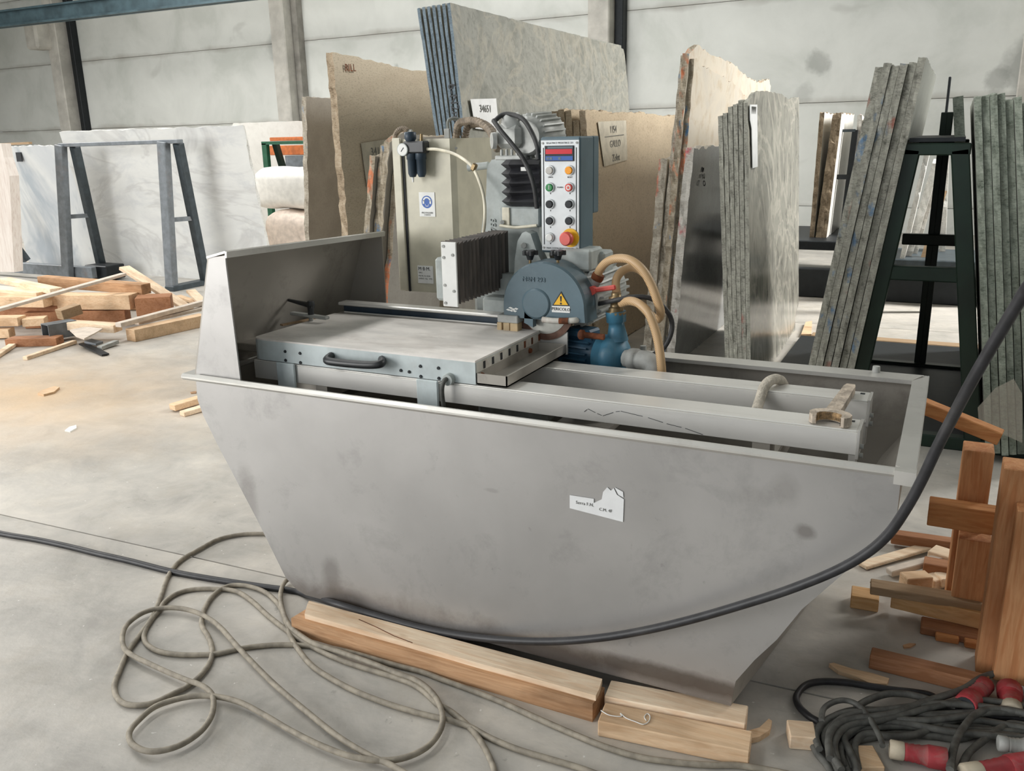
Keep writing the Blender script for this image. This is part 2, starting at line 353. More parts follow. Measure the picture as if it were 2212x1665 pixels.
E_greyblue = edge_stone('blue_grey_sawn_edge', '72808a', '8796a0', '4f5a62')
E_beige = edge_stone('beige_rough_edge', 'a4937c', 'b9aa95', '6e5f4e')
E_beigep = edge_stone('painted_rough_edge', '9d927f', 'b5ab9b', '6b6052', (('d07850', .56), ('4f7fa8', .62)))
E_pale = edge_stone('pale_rough_edge', 'a29a8c', 'bbb4a7', '746b5e', (('c0705a', .63), ('64809a', .66)))
E_white = edge_stone('white_rough_edge', 'bcb8b0', 'cfccc5', '8b857b', (('c2505a', .60),))
E_grey = edge_stone('grey_rough_edge', '9c9b91', 'b5b4a8', '66665e', (('a5665c', .64),))
E_lean = edge_stone('leaning_grey_edge', '95948a', 'afaea2', '5e5e56', (('9d5f52', .62), ('5f7f9f', .60)))
E_green = edge_stone('green_grey_rough_edge', '929a8d', 'afb5a8', '5e665b')
E_brown = edge_stone('brown_rough_edge', '8d7d68', 'a4957f', '5c4f40')
E_marble = edge_stone('chipped_marble_edge', 'cfcfcb', 'dddcd8', 'aaa8a3')
M_greensteel = plain('dark_green_painted_steel', '16291f', .4, .1, var=.12, scale=5)
M_greybar = plain('grey_painted_steel', '757b80', .5, .15, var=.07, dirt='8f6d55', damt=.25, dscale=5)
M_greybardk = plain('dark_grey_painted_steel', '3a4348', .5, .15, var=.1)
M_green2 = plain('green_painted_steel', '23583f', .45, 0)
M_orangest = plain('orange_steel', 'c06a35', .5, 0, var=.08)
M_bag = plain('white_woven_sack', 'efece6', .7, 0, var=.03); M_bagp = plain('pinkish_sack', 'e3d3c6', .75, 0, var=.05)
M_film = N('clear_film'); M_film = M_film.out('c9c2b4', .35); M_film.node_tree.nodes['Principled BSDF'].inputs['Alpha'].default_value = .32
M_stripe = stone('striped_pink_stone', 'd3c8bf', 'e0d8d0', 'bba79c', 2, 8, .5, .3, (6, 6, .5), .5)

# ================================================================== the hall
def struct(name, mb, m, parent=None):
    o = mb.build(name, m, parent)
    if parent is None: o['kind'] = 'structure'
    return o
floor = struct('floor', MB().rng(-26, 9, -9, 17.6, -.30, -.012), M_subbase)
def jy(x, y0): return y0 + .042 * (x + 1.5)
rows = [-8.8, 2.445, 8.13, 13.9, 17.4]
for a, b in zip(rows[:-1], rows[1:]):
    ya = lambda x, a=a: jy(x, a) if a > -8 else a
    yb = lambda x, b=b: jy(x, b) if b < 17 else b
    g = .004
    struct('concrete_bay', MB().prism([(-25.9, ya(-25.9) + g, -.011), (8.9, ya(8.9) + g, -.011), (8.9, yb(8.9) - g, -.011), (-25.9, yb(-25.9) - g, -.011)], (0, 0, .011)), M_floor, floor)
# back wall: precast panels between columns
WA = rad(-3.04); wd = V((math.cos(WA), math.sin(WA), 0)); wn = V((math.sin(WA), -math.cos(WA), 0)); w0 = V((0, 16, 0)) * 1.0
w0 = -wn * 16.0
RW = Matrix((wd, -wn, V((0, 0, 1)))).transposed()
def onw(s, off, z): return w0 + wd * s + wn * off + V((0, 0, z))
wall = struct('wall_back', MB().box(onw(-8.4, -.22, 4.25), (36, .2, 8.5), RW), M_column)
cols = [-30.2, -22.5, -14.66, -6.92, .05, 7.3]
zs = [0, .42, 2.13, 3.845, 5.56, 7.27, 8.5]
for s0, s1 in zip(cols[:-1], cols[1:]):
    for z0, z1 in zip(zs[:-1], zs[1:]):
        if s0 > 5 : continue
        struct('wall_panel', MB().box(onw((s0 + s1) / 2, -.06, (z0 + z1) / 2), (s1 - s0 - .02, .12, z1 - z0 - .007), RW, .004), M_wall, wall)
for i, s in enumerate(cols[1:5]):
    struct('column', MB().box(onw(s + (.0 if i else -.12), .22, 4.2), (.42, .44, 8.4), RW, .02), M_column, wall)
    if i < 3: struct('dark_column_flange', MB().box(onw(s + .30, .10, 4.2), (.16, .2, 8.4), RW, .01), M_dark if i != 1 else M_dkcol, wall)
struct('column_corbel', MB().box(onw(-22.9, .6, 4.5), (.5, .5, .7), RW, .06), M_column, wall)
# runway beam on the left bays
b = MB(); b.rng(-25.5, 8.9, 14.5, 14.75, 4.74, 4.78); b.rng(-25.5, 8.9, 14.5, 14.75, 4.42, 4.46); b.rng(-25.5, 8.9, 14.6, 14.64, 4.42, 4.78)
struct('trim_1', b, M_teal)
struct('wall_left', MB().rng(-26.3, -26.05, -9, 17.4, 0, 8.5), M_wall); struct('wall_right', MB().rng(9.05, 9.3, -9, 15.6, 0, 8.5), M_wall)
c = MB(); c.rng(-26.3, 9.3, -9, 18, 8.9, 9.0)
struct('ceiling', c, M_roof)

# ================================================================== the stone saw
saw = thing('stone_saw', (-1.25, 2.7, 0.0), 'long grey stone saw with boat shaped water tank, sliding table and control panel', 'stone saw')
YF, YB, ZR = 2.235, 3.175, .862
prof = [(-2.41, ZR), (-2.415, .775), (-2.395, .714), (-2.342, .611), (-2.19, .342), (-2.078, .125), (-2.03, .085), (-1.99, .072),
        (-.43, .072), (-.42, .158), (-.371, .241), (-.314, .322), (-.255, .43), (-.15, .57), (-.068, .666), (-.046, .73), (-.046, ZR)]
bx = {8: .16, 9: .155, 10: .12, 11: .09, 12: .06, 13: .02}
bprof = [(x + bx.get(i, 0) * 1.0, z) for i, (x, z) in enumerate(prof)]
T = .004
MB().prism([(x, YF, z) for x, z in prof], (0, T, 0)).build('front_sheet', M_steel, saw)
MB().prism([(x, YB - T, z) for x, z in bprof], (0, T, 0)).build('back_sheet', M_steel_in, saw)
hull = MB(); n = len(prof)
outer = [V((x, YF + T, z)) for x, z in prof] + [V((x, YB - T, z)) for x, z in bprof]
inner = []
for i in range(n):
    a = V((prof[max(i - 1, 0)][0], 0, prof[max(i - 1, 0)][1])); c2 = V((prof[min(i + 1, n - 1)][0], 0, prof[min(i + 1, n - 1)][1])); t = (c2 - a).normalized()
    nn = V((-t.z, 0, t.x)) * .004
    inner.append(nn)
inn = [outer[i] + inner[i % n] for i in range(2 * n)]
f = []
for i in range(n - 1):
    f += [[i, i + 1, n + i + 1, n + i]]
hull.add(outer, f); hull.add(inn, f)
hull.build('end_and_bottom_sheet', M_steel_in, saw)
for x in (-1.75, -.65): MB().rng(x - .06, x + .06, 2.33, 3.10, 0, .0715, .003).build('support_block', M_woodB, saw)
# rolled front rim, flat back and right rims
r = MB(); r.rng(-2.478, -.02, YF - .014, YF + .012, ZR - .014, ZR + .010, .009)
r.build('front_rim', M_rim, saw)
r = MB(); r.prism([(-.062, YF + .02, ZR - .005), (-.014, YF - .02, ZR - .005), (-.014, YB + .015, ZR - .005), (-.062, YB - .07, ZR - .005)], (0, 0, .014)); r.rng(-.020, -.012, YF - .02, YB + .012, ZR - .045, ZR + .008)
r.build('right_rim', M_rim, saw)
MB().rng(-2.478, -2.40, YF, YB, ZR - .012, ZR + .008, .003).build('left_rim', M_rim, saw)
r = MB(); r.prism([(-1.7, YB - .07, ZR - .005), (-.062, YB - .07, ZR - .005), (-.03, YB + .015, ZR - .005), (-1.7, YB + .015, ZR - .005)], (0, 0, .014)); r.rng(-1.7, -.02, YB + .006, YB + .014, ZR - .04, ZR + .008)
rb = r.build('back_rim', M_rim, saw)
for x in (-1.02, -.18): MB().cyl((x, YB + .0, ZR + .005), (x, YB, ZR + .03), .014, .012, 10).build('rim_bolt', M_pvc, saw)
MB().prism([(-.062, YF - .022, ZR - .026), (-.012, YF - .026, ZR - .026), (-.012, YF - .026, ZR + .01), (-.062, YF - .022, ZR + .01)], (0, .03, 0)).build('rim_corner_cap', M_rim, saw)
# splash guard on the left end
g = MB(); th = .006
A0, A1 = V((-2.425, 2.25, ZR)), V((-2.294, 2.25, 1.30)); B0, B1 = V((-2.44, 3.17, ZR)), V((-2.30, 3.17, 1.275))
fr = [(-2.425, 2.25, ZR), (-2.21, 2.25, ZR), (-2.219, 2.25, 1.28), (-2.217, 2.25, 1.31), (-2.25, 2.25, 1.305), (-2.294, 2.25, 1.300)]
g.prism(fr, (0, th, 0)); g.build('splash_guard_front_flange', M_steel, saw)
g = MB(); e = V((-th, 0, 0)); g.prism([A0, B0, B1, A1], e); g.build('splash_guard_end_sheet', M_steel_in, saw)
g = MB(); g.prism([(-2.44, 3.16, ZR), (-2.20, 3.16, ZR), (-2.20, 3.16, 1.29), (-2.30, 3.16, 1.275)], (0, th, 0)); g.build('splash_guard_back_flange', M_steel_in, saw)
g = MB(); g.prism([(-2.30, 2.245, 1.296), (-2.212, 2.245, 1.318), (-2.195, 3.17, 1.294), (-2.305, 3.17, 1.27)], (0, 0, .008)); g.prism([(-2.215, 2.245, 1.302), (-2.212, 2.245, 1.324), (-2.195, 3.17, 1.299), (-2.198, 3.17, 1.279)], (.008, 0, 0)); g.build('splash_guard_lip', M_rim, saw)
# torn sticker on the tank front
sp = [(-0.9351, 2.2335, 0.6501), (-0.8584, 2.2335, 0.6514), (-0.8584, 2.2335, 0.6381), (-0.8338, 2.2335, 0.6541), (-0.8297, 2.2335, 0.6782), (-0.817, 2.2335, 0.6949), (-0.8055, 2.2335, 0.6866), (-0.7971, 2.2335, 0.6953), (-0.7869, 2.2335, 0.6767), (-0.7656, 2.2335, 0.6659), (-0.7673, 2.2335, 0.5942), (-0.9352, 2.2335, 0.6082)]
st = MB().prism(sp, (0, -.0015, 0)).build('torn_sticker', M_paper, saw)
st2 = MB().prism([(-0.7943, 2.2335, 0.6986), (-0.7687, 2.2335, 0.6885), (-0.7671, 2.2335, 0.6714), (-0.7827, 2.2335, 0.6775)], (0, -.0015, 0)).build('torn_sticker_corner', M_paper, saw)
text('faded_print', 'Serra F.N.', (-0.8866, 2.231, 0.6312), (1, 0, 0), (0, 0, 1), .014, M_inkgrey, st, .0003)
text('faded_print', 'C.M. 4F', (-0.8211, 2.231, 0.6221), (1, 0, 0), (0, 0, 1), .013, M_inkgrey, st, .0003)
# cross bearers, rails
ZT = .902
for x in (-1.98, -.42):
    MB().rng(x - .03, x + .03, YF + .006, YB - .006, .70, .76, .004).build('cross_bearer', M_steel_in, saw)
for y0, y1, zb in ((2.40, 2.503, .832), (2.70, 2.795, .832)):
    rl = MB(); w = .006
    rl.rng(-2.28, -.168, y0, y1, ZT - w, ZT, .002); rl.rng(-2.28, -.168, y0, y0 + w, zb, ZT - w, .001); rl.rng(-2.28, -.168, y1 - w, y1, zb, ZT - w, .001)
    ro = rl.build('guide_rail', M_alu, saw)
    ep = MB(); ep.rng(-.168, -.160, y0 - .002, y1 + .002, zb - .012, ZT + .002, .001)
    ep.build('rail_end_plate', M_rim, ro)
    ep = MB(); ep.rng(-.186, -.164, y0 + .005, y0 + .03, .76, zb, .003); ep.build('rail_foot', M_rim, ro)
    for z in (.846, .872): MB().cyl((-.162, y0 + .02, z - .02), (-.15, y0 + .02, z - .02), .008, None, 6).build('end_bolt', M_pvc, ro)
    MB().rng(-.195, -.182, y1 - .03, y1 - .018, ZT, ZT + .0015).build('slot', M_ink, ro)
    for x in (-1.98, -.42): MB().rng(x - .025, x + .025, y0 + .01, y1 - .01, .76, zb + .03).build('rail_pad', M_steel_in, ro)
# scratch on the front rail
sc = MB(); pp = [(-0.9558, 2.3992, 0.8596), (-0.9436, 2.3992, 0.8701), (-0.9131, 2.3992, 0.8588), (-0.895, 2.3992, 0.8537), (-0.8533, 2.3992, 0.8721), (-0.8371, 2.3992, 0.8756), (-0.7511, 2.3992, 0.8658), (-0.6939, 2.3992, 0.8542), (-0.6377, 2.3992, 0.8472), (-0.5714, 2.3992, 0.8318)]
for a, c2 in zip(pp[:-1], pp[1:]): sc.bar(a, V(a).lerp(V(c2), .8), .0008, .0014)
sc.build('scratch_mark', M_ink, saw)
# sliding table
X0, X1, Y0, Y1, Z0, Z1 = -2.28, -1.336, 2.40, 2.90, .905, .985
tb = MB(); pl = [(X0 + .05, Y0), (X1, Y0), (X1, Y1), (X0, Y1), (X0, Y0 + .03), (X0 + .008, Y0 + .012), (X0 + .025, Y0 + .003)]
tb.prism([(x, y, Z0) for x, y in pl], (0, 0, Z1 - Z0 - .006)); table = tb.build('sliding_table', M_paint, saw)
tb = MB(); tb.prism([(x, y, Z1 - .006) for x, y in pl], (0, 0, .006)); tb.build('table_top_sheet', M_tabletop, table)
MB().rng(X1, X1 + .003, Y0 + .004, Y1, Z0, Z1 - .008).build('rusty_end_face', M_rustpaint, table)
for P in [(-2.1239, 2.399, 0.9465), (-2.0559, 2.399, 0.9457), (-2.1256, 2.399, 0.9133), (-2.0575, 2.399, 0.9111), (-1.5457, 2.399, 0.9471), (-1.4753, 2.399, 0.9476), (-1.546, 2.399, 0.9116), (-1.4753, 2.399, 0.9125), (-1.6247, 2.399, 0.9247), (-1.5913, 2.399, 0.9232)]:
    MB().cyl(P, (P[0], P[1] - .003, P[2]), .006, .005, 10).build('screw_head', M_dark, table)
for k in range(8):
    y = Y0 + .05 + k * .062
    MB().rng(X1 + .002, X1 + .005, y, y + .012, .948, .972).build('slot_hole', M_rust if k > 4 else M_ink, table)
h = MB(); hp = [(-1.914, 2.398, 0.9503), (-1.9055, 2.36, 0.9432), (-1.8501, 2.35, 0.9426), (-1.7333, 2.35, 0.9456), (-1.6792, 2.36, 0.9516), (-1.7006, 2.4, 0.9563)]
h.tube(hp, .014, 10, 5); h.build('table_handle', M_black, table)
for x0, x1 in ((-2.165, -2.08), (-1.56, -1.475)):
    MB().rng(x0, x1, 2.388, 2.398, .80, .905, .004).build('carriage_block', M_paint, table)
cp = (-1.433, 2.4, 0.9151); MB().cyl((cp[0], 2.40, cp[2]), (cp[0], 2.380, cp[2]), .021, .019, 16).build('cable_gland', M_casting, table)
MB().tube([(cp[0], 2.395, cp[2]), (cp[0] - .004, 2.372, cp[2] + .002), (cp[0] - .012, 2.366, cp[2] - .03), (cp[0] - .012, 2.372, cp[2] - .09), (cp[0] - .012, 2.38, cp[2] - .12)], .0075, 8).build('gland_cable', M_cabled, table)
# drip tray at the table's right end
t = MB(); tz = .908
t.rng(X1 + .003, -1.222, 2.40, 2.885, tz, tz + .004); t.rng(-1.226, -1.222, 2.40, 2.885, tz, tz + .036); t.rng(X1 + .003, -1.222, 2.40, 2.404, tz, tz + .036); t.rng(X1 + .003, X1 + .006, 2.4, 2.885, tz, tz + .036)
t.rng(X1, -1.226, 2.881, 2.885, tz, tz + .036); t.build('drip_tray', M_steel_in, table)
MB().rng(-1.36, -1.225, 2.905, 2.913, .90, .985).build('back_stop_plate', M_alu, table)
for y in (2.43, 2.80): MB().cyl((X1 + .006, y, .93), (X1 + .014, y, .93), .011, .009, 6).build('tray_bolt', M_rust, table)
# left side shelf and clamp lever
MB().rng(-2.42, X0, 2.45, 2.56, .915, .945, .003).build('side_bracket', M_steel_in, table)
MB().bar((-2.3554, 2.72, 1.013), (-2.1747, 2.72, 1.005), .028, .012, bev=.003).build('clamp_bar', M_pvc, table)
cl = MB(); ca, cb_, cc_ = V((-2.2575, 2.72, 1.0047)), V((-2.2555, 2.72, 1.0462)), V((-2.2532, 2.72, 1.0688)); cl.cyl(ca, cb_, .012, .013, 10); cl.lathe(cb_, cc_, [(0, .013), (.4, .018), (1, .012)], 10); cl.lathe(V((-2.2437, 2.72, 1.0488)), V((-2.3661, 2.72, 1.0655)), [(0, .013), (.3, .011), (1, .006)], 8)
cl.build('clamp_lever', M_black, table)
MB().cyl((-2.2575, 2.72, 1.0047), (-2.2773, 2.74, 0.9691), .009, None, 8).build('clamp_stud', M_pvc, table)
MB().bar((-2.3271, 2.6215, 0.985), (-2.2721, 2.8188, 0.985), .02, .006).build('clamp_plate', M_woodG, table)
# fence
fe = MB(); fe.rng(-2.285, -1.42, 2.93, 2.99, 1.012, 1.026, .004); fo = fe.build('fence_top', M_alu, saw)
MB().rng(-2.265, -1.42, 2.945, 2.985, .985, 1.012).build('fence_web', M_bluedk, fo)
MB().rng(-2.25, -1.42, 2.925, 2.93, .985, .990).build('fence_strip', M_alu, fo)
MB().rng(-2.28, -1.40, 2.90, 3.0, .84, .984, .004).build('fence_carrier', M_steel_in, fo)
# arm with bellows, running away from the viewer
ar = MB(); ar.rng(-1.628, -1.566, 2.70, 2.708, 1.092, 1.325, .002); plate = ar.build('bellows_end_plate', M_white, saw)
for x, z in ((-1.617, 1.31), (-1.58, 1.28), (-1.617, 1.27), (-1.617, 1.17), (-1.58, 1.15), (-1.617, 1.105)):
    MB().cyl((x, 2.70, z), (x, 2.697, z), .0055, None, 8).build('plate_screw', M_pvc, plate)
be = MB(); N0 = 14; ya, yb = 2.708, 3.13
for k in range(N0):
    y0 = ya + (yb - ya) * k / N0; y1 = ya + (yb - ya) * (k + 1) / N0; ym = (y0 + y1) / 2
    def ringb(y, e): return [V((-1.640 + e, y, 1.10 + e)), V((-1.566 - e, y, 1.10 + e)), V((-1.566 - e, y, 1.325 - e)), V((-1.640 + e, y, 1.325 - e))]
    vs = ringb(y0, .020) + ringb(ym, 0) + ringb(y1, .020)
    fs = []
    for q in (0, 4):
        for i in range(4): fs.append([q + i, q + (i + 1) % 4, q + 4 + (i + 1) % 4, q + 4 + i])
    be.add(vs, fs)
be.build('arm_bellows', M_bellow, saw)
MB().rng(-1.69, -1.63, 2.75, 2.82, 1.10, 1.26, .01).build('limit_switch_box', M_casting, saw)
MB().rng(-1.62, -1.50, 2.98, 3.2, 1.00, 1.08, .01).build('arm_beam', M_casting, saw)
# column and carriage behind the head
MB().rng(-1.70, -1.38, 3.05, 3.16, .55, 1.16, .02).build('column', M_casting, saw)
cz = MB(); cpoly = [(-1.7185, 3.16, 1.0458), (-1.7171, 3.16, 1.2752), (-1.6834, 3.16, 1.4606), (-1.6757, 3.16, 1.5687), (-1.6542, 3.16, 1.5953), (-1.6068, 3.16, 1.6002), (-1.447, 3.16, 1.5937), (-1.4519, 3.16, 1.2106), (-1.403, 3.16, 1.0648)]
cz.prism(cpoly, (0, .10, 0)); co = cz.build('carriage_casting', M_casting, saw)
text('raised_number', '7755', (-1.6526, 3.158, 1.3331), (0, 0, 1), (-1, 0, 0), .035, M_casting, co, .003)
MB().cyl((-1.7933, 3.22, 1.5633), (-1.701, 3.22, 1.572), .016, .015, 12).build('casting_spigot', M_casting, co)
dm = MB(); dpoly = [(-1.4871, 3, 1.1587), (-1.4816, 3, 1.2301), (-1.4683, 3, 1.3009), (-1.4483, 3, 1.331), (-1.4327, 3, 1.3366), (-1.4135, 3, 1.3286), (-1.3877, 3, 1.2601), (-1.3595, 3, 1.209), (-1.3504, 3, 1.1656)]
dm.prism(dpoly, (0, .06, 0)); dm.build('head_bracket', M_casting, saw)
MB().cyl((-1.4433, 3, 1.2842), (-1.4361, 2.985, 1.2862), .012, .011, 6).build('bracket_bolt', M_pvc, saw)
# vertical bellows, folds like a concertina
vb = MB(); xa, xb2, ym0, ym1 = -1.573, -1.404, 3.06, 3.15; za, zb2 = 1.424, 1.597; NF = 5
xm = xa + (xb2 - xa) * .28
for k in range(NF):
    z0 = za + (zb2 - za) * k / NF; z1 = za + (zb2 - za) * (k + 1) / NF; zm = (z0 + z1) / 2
    def ringv(z, e): return [V((xa + e, ym1, z)), V((xa + e, ym0 + .02 + e, z)), V((xm, ym0 - .012 + e * 1.6, z)), V((xb2, ym0 - .0 + e, z)), V((xb2, ym1, z))]
    vs = ringv(z0, .016) + ringv(zm, 0) + ringv(z1, .016)
    fs = []
    for q in (0, 5):
        for i in range(4): fs.append([q + i, q + i + 1, q + 5 + i + 1, q + 5 + i])
    vb.add(vs, fs)
vb.build('vertical_bellows', M_bellowk, saw, recalc=False)
MB().rng(-1.467, -1.442, 3.036, 3.04, 1.557, 1.571).build('bellows_tag', M_white, saw)
lo = MB(); lo.rng(-1.581, -1.407, 3.07, 3.16, 1.345, 1.421, .006); bl = lo.build('slide_block', M_casting, saw)
MB().rng(-1.564, -1.532, 3.062, 3.07, 1.349, 1.419, .002).build('cover_plate', M_hoseIv, bl)
MB().cyl((-1.5623, 3.06, 1.3626), (-1.5572, 3.05, 1.3636), .009, None, 6).build('block_bolt', M_pvc, bl)
MB().tube([(-1.5676, 3.05, 1.351), (-1.5076, 3.05, 1.3454), (-1.468, 3.05, 1.3482), (-1.4094, 3.05, 1.3549)], .006, 6).build('grease_pipe', M_hoseIv, bl)
# feed motor on top
fm = MB(); P = (-1.5536, 3.15, 1.6729); px, pz = P[0], P[2]
fm.rng(px - .055, px + .05, 3.10, 3.2, pz - .035, pz + .055, .018); gb = fm.build('feed_gearbox', M_motor, saw)
MB().cyl((px, 3.15, pz + .04), (px - .01, 3.15, pz + .092), .05, .035, 8).build('gearbox_cover', M_motor, gb)
MB().cyl((px - .05, 3.10, pz - .005), (px - .062, 3.09, pz - .005), .032, .030, 16).build('gearbox_cap', M_motor, gb)
fl = MB(); fl.rng(px - .055, px + .06, 3.10, 3.2, 1.595, 1.612, .003)
for q in range(4): fl.cyl((px - .03 + q * .022, 3.11, 1.611), (px - .03 + q * .022, 3.11, 1.635), .006, None, 6)
fl.build('motor_flange', M_motor, gb)
mo = MB(); m0 = V((px + .065, 3.13, pz + .008)); m1 = m0 + V((.03, .17, .01))
mo.lathe(m0, m1, [(0, .062), (.1, .075), (.95, .075), (1, .06)], 20)
dd = (m1 - m0).normalized(); pp1 = dd.orthogonal().normalized(); pp2 = dd.cross(pp1)
for q in range(22):
    an = q * math.pi * 2 / 22; rr = pp1 * math.cos(an) + pp2 * math.sin(an)
    mo.bar(m0 + dd * .02 + rr * .078, m1 - dd * .02 + rr * .078, .006, .014, up=rr)
mo.build('feed_motor', M_motor, saw)
# corrugated hoses over the cabinet
for j, pts in enumerate(([(-1.962, 3.42, 1.6771), (-1.9366, 3.4, 1.7341), (-1.8908, 3.38, 1.748), (-1.8133, 3.34, 1.7458), (-1.7282, 3.28, 1.7144), (-1.6564, 3.2, 1.6653), (-1.6347, 3.18, 1.6299)],
                         [(-1.9379, 3.45, 1.6666), (-1.9195, 3.45, 1.7242), (-1.8916, 3.45, 1.737), (-1.8129, 3.4, 1.7349), (-1.7177, 3.3, 1.7015), (-1.6401, 3.2, 1.6562)],
                         [(-1.5845, 3.3, 1.7469), (-1.5589, 3.32, 1.7606), (-1.5275, 3.34, 1.7385), (-1.5055, 3.34, 1.6969)])):
    MB().tube(pts, .0155 if j < 2 else .012, 8, 10, rib=.13).build('corrugated_hose', M_conduit if j < 2 else M_conduitg, saw)
MB().tube([(-2.017, 3.45, 1.7206), (-2.0155, 3.45, 1.7516), (-2.0033, 3.47, 1.7631), (-1.9809, 3.5, 1.7588)], .007, 8).build('grey_cable_loop', M_conduitg, saw)
for pts in ([(-1.6065, 3.1, 1.7391), (-1.5823, 3.12, 1.7624), (-1.5427, 3.12, 1.7629), (-1.4846, 3.1, 1.7427), (-1.4414, 3.08, 1.6967), (-1.41, 3.06, 1.6465), (-1.4004, 3.05, 1.5967)],
            [(-1.6, 3.08, 1.7422), (-1.5579, 3.05, 1.7076), (-1.5006, 3.03, 1.6567), (-1.4527, 3.02, 1.6064), (-1.4166, 3.01, 1.5483), (-1.3986, 3.01, 1.4897), (-1.3947, 3.02, 1.4214)]):
    MB().tube(pts, .009, 8).build('control_cable', M_rubber, saw)
# switch cabinet
cx0, cx1, cy0, cy1, cz0, cz1 = -2.185, -1.905, 3.30, 3.64, 1.020, 1.680
cb = MB(); cb.prism([(cx0, cy0, cz0), (cx1 - .02, cy0, cz0), (cx1, cy0 + .02, cz0), (cx1, cy1, cz0), (cx0, cy1, cz0)], (0, 0, cz1 - cz0)); cab = cb.build('switch_cabinet', M_cream, saw)
MB().rng(cx0 - .02, cx0 + .022, cy0 - .016, cy0 - .002, cz0 + .004, cz1 + .006, .003).build('cabinet_door_frame', M_cream, cab)
MB().rng(cx0 + .0225, cx0 + .031, cy0 - .006, cy0 + .001, cz0, cz1 - .05).build('door_gap_strip', M_ink, cab)  # black strip standing in for the dark gap beside the door frame
MB().rng(-1.98, -1.94, 3.35, 3.6, .80, cz0).build('cabinet_post', M_steel_in, cab)
for q in ((-2.1496, 3.35, 1.714), (-1.9612, 3.35, 1.71)):
    MB().rng(q[0] - .014, q[0] + .014, 3.34, 3.35, cz1 - .002, cz1 + .04, .003).build('lifting_lug', M_pvc, cab)
s0, s1 = (-2.0875, 3.299, 1.4578), (-2.0084, 3.299, 1.3542)
sg = MB().rng(s0[0], s1[0], 3.297, 3.2995, s1[2], s0[2]).build('ear_protection_sign', M_white, cab)
# pictogram: blue disc, white head and muffs (three sub-parts on the sign share the cabinet level)
scx, scz = (s0[0] + s1[0]) / 2, s0[2] - (s0[0] - s1[0]) * -.52
def disc(c, r, y, n=28, sx=1, sz=1): return [(c[0] + math.cos(a) * r * sx, y, c[1] + math.sin(a) * r * sz) for a in [2 * math.pi * i / n for i in range(n)]]
MB().prism(disc((scx, scz), .027, 3.2966), (0, .0006, 0)).build('sign_disc', M_blueprint, cab)
hd = MB(); hd.prism([(scx + .020 * math.cos(a), 3.2959, scz + .004 + .018 * math.sin(a)) for a in [math.pi * i / 14 for i in range(15)]] + [(scx + .013 * math.cos(a), 3.2959, scz + .004 + .012 * math.sin(a)) for a in [math.pi * (14 - i) / 14 for i in range(15)]], (0, .0006, 0))
hd.prism([(scx - .0215, 3.2959, scz - .008), (scx - .0135, 3.2959, scz - .008), (scx - .0135, 3.2959, scz + .007), (scx - .0215, 3.2959, scz + .007)], (0, .0006, 0)); hd.prism([(scx + .0135, 3.2959, scz - .008), (scx + .0215, 3.2959, scz - .008), (scx + .0215, 3.2959, scz + .007), (scx + .0135, 3.2959, scz + .007)], (0, .0006, 0))
hd.prism([(scx - .010, 3.2959, scz - .008), (scx - .006, 3.2959, scz - .019), (scx + .006, 3.2959, scz - .019), (scx + .010, 3.2959, scz - .008), (scx + .0085, 3.2959, scz - .008), (scx + .005, 3.2959, scz - .0165), (scx - .005, 3.2959, scz - .0165), (scx - .0085, 3.2959, scz - .008)], (0, .0006, 0))
hd.build('sign_head_and_muffs', M_white, cab)
text('sign_lettering', 'PROTEGGERE', ((s0[0] + s1[0]) / 2, 3.296, s1[2] + .016), (1, 0, 0), (0, 0, 1), .0095, M_inkgrey, cab, .0003)
text('sign_lettering', "L'UDITO", ((s0[0] + s1[0]) / 2, 3.296, s1[2] + .007), (1, 0, 0), (0, 0, 1), .0085, M_inkgrey, cab, .0003)
n0, n1 = (-2.1133, 3.299, 1.1384), (-2.0332, 3.299, 1.0596)
MB().rng(n0[0], n1[0], 3.2975, 3.2995, n1[2], n0[2]).build('maker_plate', M_white, cab)
text('plate_lettering', 'M·B·M.', (n0[0] + .004, 3.297, n0[2] - .014), (1, 0, 0), (0, 0, 1), .022, M_ink, cab, .0003, 'LEFT')
for q, sx in ((.032, 'TIPO'), (.046, 'MATR. N. 8240'), (.058, 'ANNO  No  1993')): text('plate_lettering', sx, (n0[0] + .004, 3.297, n0[2] - q), (1, 0, 0), (0, 0, 1), .0095, M_inkgrey, cab, .0002, 'LEFT')
MB().cyl((-1.927, 3.36, 1.639), (-1.8948, 3.3, 1.6398), .006, None, 8).build('cabinet_screw', M_pvc, cab)
# air filter on the cabinet
fx0 = (-2.0626, 3.27, 1.652); fg = MB(); fg.rng(fx0[0] - .055, fx0[0] + .05, 3.235, 3.285, fx0[2] - .03, fx0[2] + .02, .006); fr0 = fg.build('air_filter', M_black, saw)
for dx in (-.027, .018):
    MB().lathe((fx0[0] + dx, 3.26, fx0[2] - .03), (fx0[0] + dx, 3.26, fx0[2] - .128), [(0, .024), (.25, .024), (.27, .021), (.85, .020), (1, .013)], 12).build('filter_bowl', M_bluedk, fr0)
MB().lathe((fx0[0] - .03, 3.26, fx0[2] + .02), (fx0[0] - .03, 3.26, fx0[2] + .058), [(0, .02), (.3, .026), (.9, .026), (1, .02)], 12).build('regulator_knob', M_bluedk, fr0)
MB().cyl((fx0[0] - .027, 3.26, fx0[2] - .127), (fx0[0] - .027, 3.26, fx0[2] - .15), .006, .004, 8).build('drain_valve', M_white, fr0)
gp = (-2.1162, 3.24, 1.6382); MB().cyl((gp[0], 3.25, gp[2]), (gp[0], 3.228, gp[2]), .0265, .0265, 20).build('pressure_gauge', M_casting, fr0)
MB().cyl((gp[0], 3.228, gp[2]), (gp[0], 3.2275, gp[2]), .0235, .0235, 20).build('gauge_dial', M_white, fr0)
